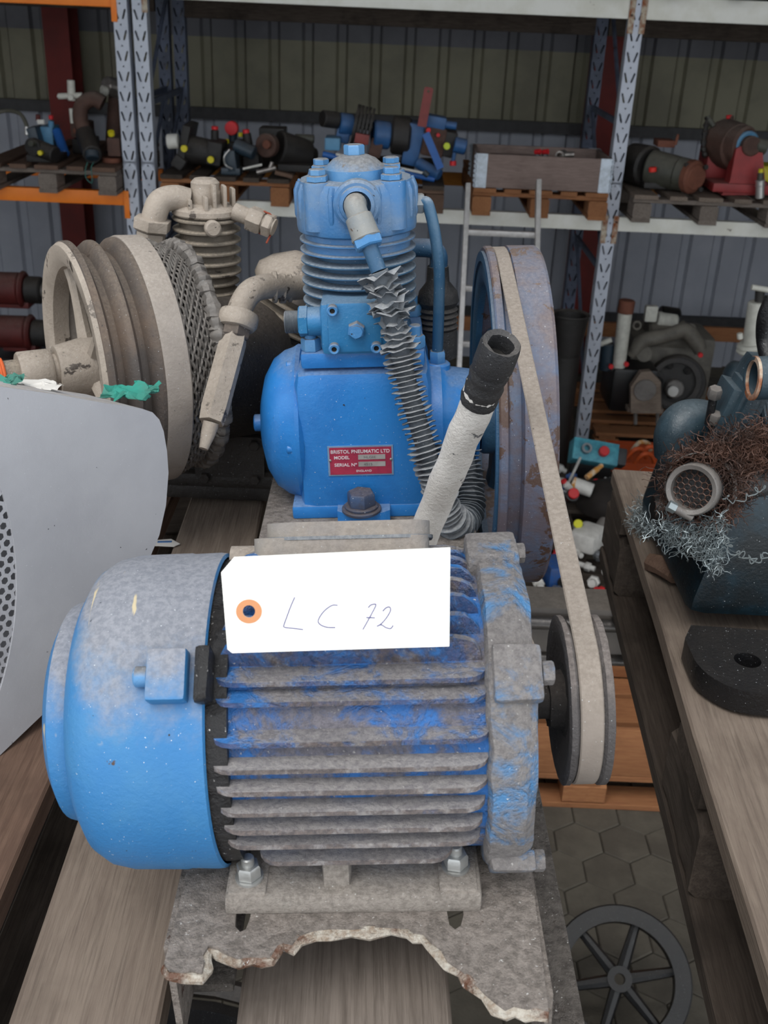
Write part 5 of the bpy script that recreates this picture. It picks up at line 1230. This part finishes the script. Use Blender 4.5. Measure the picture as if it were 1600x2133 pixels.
# ---- blue pump drive
t = things_('pump_drive', 'blue pump drive frame with black multi-groove pulley and blue bar', 'pump drive', 800, 375, 6.0)
part(t, 'end_drum', PC(MB(), 671, 258, 6.05, 702, 262, 6.1, 17), 'pump_black'); part(t, 'bearing', PC(MB(), 706, 268, 6.1, 734, 272, 6.12, 22), 'pump_blue'); part(t, 'bearing_foot', PB(MB(), 700, 280, 728, 310, 6.08, .1, rot=12), 'pump_blue')
m = MB()
for i in range(5): PC(m, 738+i*8, 274, 6.12, 742+i*8, 275, 6.12, 44-2*i)
part(t, 'grooved_pulley', m, 'pump_black'); part(t, 'bearing', PC(MB(), 776, 290, 6.1, 812, 294, 6.12, 28), 'pump_blue'); part(t, 'bearing_foot', PB(MB(), 770, 300, 795, 340, 6.05, .1, rot=12), 'pump_brown'); part(t, 'coupling', PC(MB(), 815, 292, 6.12, 855, 296, 6.12, 38), 'pump_black')
part(t, 'side_frame', PB(MB(), 845, 268, 875, 358, 6.05, .2, rot=10), 'pump_blue'); part(t, 'base_rail', PC(MB(), 672, 332, 5.98, 905, 385, 5.98, 6), 'bar_blue'); part(t, 'mount_block', PB(MB(), 676, 298, 708, 326, 5.98, .15), 'pump_sky')
part(t, 'axle', PC(MB(), 690, 262, 6.12, 900, 300, 6.15, 7), 'pump_black'); part(t, 'red_bracket', PB(MB(), 739, 290, 768, 312, 5.97, .03, rot=8), 'bar_red')
part(t, 'pump_body', PB(MB(), 880, 275, 925, 340, 6.05, .2, rot=8), 'pump_brown'); part(t, 'pump_end', PB(MB(), 915, 285, 948, 340, 6.06, .18, rot=8), 'pump_black'); part(t, 'pump_lid', PB(MB(), 885, 253, 928, 280, 6.05, .12, rot=8), 'pump_blue'); part(t, 'pump_port', PC(MB(), 925, 270, 6.08, 950, 274, 6.08, 8), 'pump_blue'); part(t, 'outlet', PC(MB(), 945, 312, 6.06, 970, 318, 6.06, 16), 'pump_blue')
for (x, y, r) in ((892, 282, 5), (912, 292, 4)): part(t, 'red_cap', PD(MB(), x, y, 6.03, (0, -1, 0), r, 8), 'cap_red')
part(t, 'lime_cap', PD(MB(), 930, 315, 6.02, (0, -1, 0), 7, 8), 'cap_lime'); part(t, 'drain', PC(MB(), 946, 330, 6.02, 943, 348, 6.0, 4), 'pump_blue'); part(t, 'red_cap', PC(MB(), 943, 346, 6.0, 943, 356, 6.0, 7), 'cap_red')
part(t, 'foot_beam', PC(MB(), 870, 350, 6.05, 915, 376, 5.98, 12), 'pump_blue')
part(t, 'flat_bar', MB().prism([(-.02, 0), (.02, 0), (.02, .20), (-.02, .20)], at(917, 362, y=5.95), Matrix.Rotation(rad(-27), 3, 'Y') @ V((1, 0, 0)), Matrix.Rotation(rad(-27), 3, 'Y') @ V((0, 0, 1)), .01), 'bar_blue', label='flat bright blue bar')
a_ = at(878, 275, y=6.0); b_ = at(891, 206, y=6.0); up_ = (b_-a_).normalized(); sd_ = V((up_.z, 0, -up_.x))
part(t, 'red_bar', MB().prism([(-.024, 0), (.024, 0), (.024, .19), (.018, .2), (-.018, .2), (-.024, .19)], a_, sd_, up_, .01, [circ(.007, 10, 0, .18)[::-1]]), 'bar_red', label='dull red flat bar with a hole')
t = things_('steel_rod', 'long bright steel rod propped on the blue pump drive', 'rod', 800, 345, 5.9)
part(t, 'rod', PC(MB(), 700, 321, 5.93, 884, 361, 5.9, 2.6), 'cap_white'); part(t, 'rod_end', PC(MB(), 882, 358, 5.9, 892, 366, 5.9, 6), 'pump_slate')
# ---- collar box
t = thing('collar_box', 'grey-brown wooden collar box with white steel corner hinges', 'box', (.77, 6.085, 1.566))
collar(t, (.772, 6.085), .725, .44, 1.5685, .172, 'wood_collar', 'galv')
part(t, 'inner_floor', MB().box((.772, 6.085, 1.573), (.68, .39, .01)), 'wood_collar')
for i, (px, py, yy, mt, lab) in enumerate(((1120, 317, 5.98, 'cap_red', 'red-capped pipe fitting inside the collar box'), (1136, 317, 6.0, 'cap_red', 'red-capped pipe fitting inside the collar box'))):
    p = at(px, py, y=yy); tt_ = thing('capped_fitting', lab, 'fitting', (p.x, p.y, 1.58), 'W', 'red-capped fittings in the collar box'); part(tt_, 'body', MB().cyl((p.x, p.y, 1.58), (p.x, p.y, p.z-.01), .018), 'junk_steel'); part(tt_, 'cap', MB().cyl((p.x-.012, p.y, p.z), (p.x+.012, p.y-.02, p.z+.006), .014, n=14), mt)
p = at(1172, 323, y=6.0); tt_ = thing('elbow_fitting', 'grey steel elbow fitting on top of the collar box load', 'fitting', (p.x, p.y, 1.58)); part(tt_, 'pipe', MB().pipe(p+V((-.02, -.03, 0)), p+V((.01, .04, .0)), .024, .016), 'foil'); part(tt_, 'branch', MB().cyl(p, p+V((.06, .0, .005)), .016), 'foil'); part(tt_, 'stem', MB().cyl((p.x, p.y, 1.58), p, .02), 'foil')
p = at(1085, 327, y=6.0); solo('wood_offcut', MB().box((p.x-.03, p.y+.12, 1.6445), (.24, .12, .13), bev=.005), 'wood_collar', 'pale wood offcut inside the collar box', 'timber', (p.x-.03, p.y+.12, 1.58))
# ---- right bay
t = things_('hydraulic_motor', 'mossy grey hydraulic motor with rusty round end flange and red plug', 'motor', 1390, 415, 6.0)
ax0 = (1330, 365, 6.1)
part(t, 'rear_case', PC(MB(), 1312, 356, 6.25, 1352, 366, 6.12, 40, 42), 'pump_black'); part(t, 'body', PC(MB(), 1350, 366, 6.12, 1412, 380, 6.02, 36, 34), 'pump_moss'); part(t, 'front_case', PC(MB(), 1405, 378, 6.02, 1432, 384, 5.98, 33), 'pump_moss')
fl_ = part(t, 'end_flange', PC(MB(), 1430, 384, 5.98, 1446, 388, 5.94, 34), 'rust_flange'); part(fl_, 'end_disc', PC(MB(), 1443, 388, 5.94, 1449, 390, 5.92, 26), 'rust_flange')
for (x, y) in ((1426, 362), (1466, 366), (1455, 412)): part(fl_, 'bolt', PD(MB(), x, y, 5.93, (.3, -1, 0), 5, 6), 'pump_black')
part(t, 'red_plug', PC(MB(), 1357, 366, 5.98, 1357, 376, 5.98, 8), 'plug_red'); part(t, 'terminal_box', PB(MB(), 1369, 310, 1403, 326, 6.1, .12), 'rust_flange'); part(t, 'hook', PC(MB(), 1404, 320, 6.1, 1410, 298, 6.1, 3), 'rust_flange'); part(t, 'foot', PB(MB(), 1340, 398, 1430, 414, 6.02, .2), 'pump_black')
t = things_('gearbox', 'red gearbox on a splayed pedestal with blue-grey shaft flange', 'gearbox', 1530, 425, 6.0)
part(t, 'drum', PC(MB(), 1500, 318, 6.25, 1540, 326, 6.08, 50, 46), 'pump_brown'); part(t, 'ring', PC(MB(), 1525, 320, 6.12, 1552, 324, 6.05, 40), 'pump_brown'); part(t, 'flange', PC(MB(), 1548, 322, 6.05, 1556, 324, 6.02, 30), 'pump_sky')
part(t, 'shaft_end', PC(MB(), 1554, 322, 6.02, 1564, 324, 5.96, 20), 'pump_brown')
pl_ = [(1500, 425), (1518, 395), (1530, 330), (1548, 320), (1585, 330), (1590, 395), (1604, 425)]
o5 = at(1500, 425, y=5.97); part(t, 'pedestal', MB().prism([((at(x, y, y=5.97)-o5).x, (at(x, y, y=5.97)-o5).z) for x, y in pl_], o5, XA, ZX, -.10), 'pump_red')
part(t, 'pedestal_foot', PB(MB(), 1484, 400, 1610, 424, 5.95, .26), 'pump_red'); part(t, 'side_case', PB(MB(), 1475, 320, 1520, 405, 6.15, .2), 'pump_red'); part(t, 'cap_disc', PC(MB(), 1570, 322, 6.0, 1592, 326, 6.0, 16), 'pump_moss')
part(t, 'chain', MB().tube(bez([at(1472, 262, y=6.2), at(1466, 290, y=6.18), at(1462, 325, y=6.15), at(1466, 345, y=6.1)], 6), [.014+.005*math.sin(i*2) for i in range(19)], 8), 'pump_black'); part(t, 'lever', PC(MB(), 1470, 262, 6.2, 1484, 282, 6.18, 6), 'pump_moss')
part(t, 'red_tap', PC(MB(), 1510, 263, 6.25, 1520, 262, 6.25, 4), 'cap_red'); part(t, 'tap_stem', PC(MB(), 1520, 275, 6.25, 1520, 260, 6.25, 5), 'pump_brown')
t = things_('glass_bottle', 'clear ribbed bottle with yellow cap in front of the red gearbox', 'bottle', 1578, 440, 5.9)
part(t, 'body', PC(MB(), 1578, 438, 5.9, 1579, 400, 5.9, 9), 'bright_steel'); part(t, 'shoulder', PC(MB(), 1579, 400, 5.9, 1580, 385, 5.9, 7, 6), 'pump_moss'); part(t, 'cap', PC(MB(), 1580, 386, 5.9, 1581, 377, 5.9, 5), 'cap_yellow')
for y in (402, 412): part(t, 'ring', PC(MB(), 1579, y+2, 5.9, 1579, y-2, 5.9, 10), 'bright_steel')
t = things_('yellow_motor', 'yellow housing partly behind the red gearbox', 'motor', 1600, 400, 6.2)
part(t, 'case', PB(MB(), 1588, 362, 1640, 410, 6.2, .2), 'cap_yellow'); part(t, 'end', PC(MB(), 1590, 380, 6.2, 1600, 382, 6.1, 16), 'cap_yellow')
# let the rack loads rest on their pallets
def lowest(o):
    z = 1e9
    for ch in o.children_recursive:
        if ch.type == 'MESH': z = min(z, min((v.co.z for v in ch.data.vertices)))
    return z
for o in [q for q in C.objects if q.parent is None and q.type == 'EMPTY' and q.get('category') not in ('rack', 'pallet', 'ladder', 'wire', 'rod', 'hose', 'fitting', 'box')]:
    l = o.location
    if 5.8 < l.y < 6.6 and 1.45 < l.z < 1.8:
        zt_ = 1.5865 if l.x < -1.4 else 1.5665
        l.z += zt_-(l.z+lowest(o))
SHIFT = {'slim teal': .17, 'brown iron valve': .2, 'silver foil': .16, 'yellow housing': .12, 'bent olive': .1, 'pump with large round red': .06, 'dark motor with rust': .08, 'black gear motor': -.04}
for o in C.objects:
    for k, dy in SHIFT.items():
        if o.parent is None and str(o.get('label', '')).startswith(k): o.location.y += dy
# ---- aluminium ladder
plain('ladder_alu', '#c9c5c2', .4, .3, vary=.25)
t = thing('ladder', 'aluminium ladder leaning against the cream rack beam', 'ladder', (.56, 5.1, 0))
la, lb = at(975, 383, y=5.78), at(1122, 375, y=5.78); fa, fb_ = V((la.x+.0, 5.16, 0)), V((lb.x+.06, 5.16, 0))
for p_, q_ in ((la, fa), (lb, fb_)):
    d = (p_-q_).normalized(); ln = (p_-q_).length; c = (p_+q_)/2; yv = V((0, 1, 0)); yv = (yv-d*yv.dot(d)).normalized()
    part(t, 'rail', MB().box(c, (.026, .06, ln), R=Matrix((yv.cross(d), yv, d)).transposed(), bev=.004), 'ladder_alu')
for i in range(6):
    k = .155+i*.17; a_, b_ = la.lerp(fa, k), lb.lerp(fb_, k); part(t, 'rung', MB().box((a_+b_)/2, ((b_-a_).length, .03, .03), bev=.004), 'ladder_alu')
# ---- engine on the floor pallet at the back
pallet('orange-brown pallet on the floor under the old engine', (1.765, 6.45, 0), 1.0, .95, 0, 'wood_new', 'wood_new')
paint2('engine_grey', '#6a655c', '#4e4a44', .2, .9, .5, '#8f887c', '#6d675e', rough=.55, rust=.2, rustc='#2c2824', bump=.6)
t = thing('old_engine', 'grimy grey engine with black flywheel and white exhaust pipe on floor pallet', 'engine', (1.7, 6.4, .146))
YE = 6.15
part(t, 'block', PB(MB(), 1318, 700, 1470, 850, YE+.1, .4, .1), 'engine_grey'); part(t, 'flywheel', PD(MB(), 1408, 795, YE+.06, (-.1, -1, .12), 58, 22, 44), 'pump_black'); part(t, 'flywheel_rim', MB().lathe([(.122, -.02), (.150, -.02), (.152, .03), (.122, .03)], at(1406, 795, y=YE), (-.1, -1, .12), 44), 'oily_black')
for k in range(5):
    a = k*1.257+.6; part(t, 'flywheel_hole', PD(MB(), 1406+33*math.cos(a), 792+33*math.sin(a), YE-.004, (-.1, -1, .12), 8, 3), 'blackhole')
part(t, 'shaft_hub', PD(MB(), 1402, 806, YE, (-.05, -1, .1), 19, 22), 'steel_worn'); part(t, 'shaft_end', PD(MB(), 1400, 812, YE-.06, (-.05, -1, .1), 12, 14), 'bright_steel')
gb = [(1311, 855), (1311, 800), (1332, 770), (1352, 768), (1373, 790), (1374, 855)]; o6 = at(1311, 855, y=YE-.15)
part(t, 'gearcase', MB().prism([((at(x, y, y=YE-.15)-o6).x, (at(x, y, y=YE-.15)-o6).z) for x, y in gb], o6, XA, ZX, .05), 'wood_tan'); part(t, 'gearcase_disc', PD(MB(), 1343, 812, YE-.2, (0, -1, 0), 23, 5), 'steel_worn'); part(t, 'gearcase_foot', PB(MB(), 1308, 850, 1382, 862, YE-.17, .12), 'wood_tan')
part(t, 'dark_case', PB(MB(), 1280, 768, 1360, 862, YE-.1, .35, .1), 'oil_black')
for x in (1324, 1370): part(t, 'leg', PC(MB(), x, 860, YE-.1, x, 884, YE-.1, 4), 'steel_worn')
part(t, 'exhaust_pipe', PC(MB(), 1288, 775, YE-.05, 1302, 652, YE-.02, 13, 15), 'valve_white'); part(t, 'exhaust_mouth', PC(MB(), 1302, 652, YE-.02, 1307, 625, YE-.02, 17), 'rust_flange'); part(t, 'side_tank', PC(MB(), 1262, 770, YE, 1266, 715, YE, 14), 'pump_slate'); part(t, 'side_arm', PC(MB(), 1250, 717, YE-.02, 1274, 707, YE-.02, 6), 'valve_white')
part(t, 'manifold', MB().tube(bez([at(1316, 738, y=YE), at(1340, 712, y=YE-.02), at(1380, 700, y=YE-.03), at(1430, 690, y=YE), at(1460, 730, y=YE)], 6), .045, 14).jit(.01, 12), 'engine_grey')
part(t, 'top_case', PC(MB(), 1345, 700, YE+.2, 1425, 704, YE+.2, 36), 'engine_grey'); part(t, 'air_drum', PC(MB(), 1372, 662, YE+.25, 1412, 668, YE+.25, 26), 'oil_black'); part(t, 'silver_band', PC(MB(), 1366, 668, YE+.2, 1408, 674, YE+.2, 20), 'valve_white')
part(t, 'bracket', PB(MB(), 1347, 638, 1368, 672, YE+.1, .05, .2), 'valve_white')
for x, y in ((1327, 678), (1440, 684), (1444, 695)): part(t, 'lifting_eye', MB().lathe([(.022+.007*math.cos(q*pi/4), .007*math.sin(q*pi/4)) for q in range(9)], at(x, y, y=YE), (0, -1, .2), 20), 'engine_grey')
part(t, 'intake_boss', PD(MB(), 1342, 735, YE-.02, (-.2, -1, .1), 17, 14), 'engine_grey')
for x, y in ((1272, 762), (1304, 757), (1458, 738)): part(t, 'red_plug', PD(MB(), x, y, YE-.07, (0, -1, 0), 5, 8), 'cap_red')
part(t, 'front_spring', PC(MB(), 1448, 860, YE-.05, 1476, 848, YE-.05, 14), 'pump_brown')
# ---- white flanged valve over a teal dome
t = things_('valve_tower', 'white flanged valve column on a teal domed pump', 'valve', 1560, 830, 4.4); YV = 4.4
bz = at(1560, 830, y=YV).z
part(t, 'dome', MB().ball(at(1528, 785, y=YV), .062, 20, (.75, 1, 1.15)), 'teal_grey'); part(t, 'neck', PC(MB(), 1528, 782, YV, 1620, 790, YV, 30), 'teal_grey'); part(t, 'dome_band', PC(MB(), 1536, 783, YV, 1540, 784, YV, 34), 'teal_grey')
part(t, 'column', PC(MB(), 1572, 735, YV, 1582, 628, YV, 27, 23), 'valve_white'); part(t, 'flange', PC(MB(), 1573, 722, YV, 1572, 712, YV, 37), 'valve_white'); part(t, 'flange', PC(MB(), 1571, 736, YV, 1572, 726, YV, 37), 'valve_white'); part(t, 'flange_bolt', PC(MB(), 1542, 706, YV-.08, 1541, 694, YV-.08, 6), 'valve_white')
part(t, 'stem', PC(MB(), 1582, 628, YV, 1584, 600, YV, 10), 'pump_black'); part(t, 'hand_lever', PC(MB(), 1566, 598, YV-.02, 1612, 606, YV-.02, 6), 'valve_white')
vb_ = MB().box((at(1575, 900, y=YV).x+.10, YV+.1, .35), (.3, .3, .70), bev=.02); part(t, 'stand', vb_, 'oil_black')
# ---- red machines at the left, bucket at the right post
for i, (px, py, lab) in enumerate(((40, 600, 'dark red gear pump stacked above another by the left rack'), (55, 690, 'dark red gear pump on the floor stack by the left rack'))):
    y_ = 6.3; t = things_('gear_pump', lab, 'pump', px, py+40, y_)
    part(t, 'body', PC(MB(), px-60, py, y_, px+5, py+2, y_, 34), 'pump_darkred'); part(t, 'flange', PC(MB(), px+2, py+2, y_, px+14, py+3, y_, 38), 'pump_darkred'); part(t, 'end_case', PC(MB(), px+14, py+3, y_, px+48, py+5, y_, 28), 'pump_black'); part(t, 'snout', PC(MB(), px+46, py+5, y_, px+60, py+6, y_, 15), 'steel_worn'); part(t, 'foot', PB(MB(), px-50, py+28, px+20, py+44, y_-.05, .2), 'pump_darkred')
t = thing('machine_stand', 'low black stand under the dark red gear pumps', 'stand', (-2.0, 6.35, 0)); zz_ = at(55, 734, y=6.3).z
part(t, 'top', MB().box((-2.05, 6.4, zz_-.03), (.8, .5, .06), bev=.005), 'oil_black')
for x in (-2.4, -1.7): part(t, 'leg', MB().box((x, 6.4, (zz_-.06)/2), (.08, .4, zz_-.06)), 'oil_black')
b0 = at(1185, 690, y=5.7); t = thing('bucket', 'black bucket on a stack behind the flywheel', 'bucket', (b0.x, b0.y, b0.z-.14)); part(t, 'pail', MB().lathe([(0, -.13), (.075, -.13), (.10, .09), (.106, .095), (.104, .10), (.09, .09), (.07, -.12), (0, -.12)], b0, ZX, 28), 'pump_black')
part(t, 'stand', MB().cyl((b0.x, b0.y, 0), (b0.x, b0.y, b0.z-.131), .08), 'pump_black')
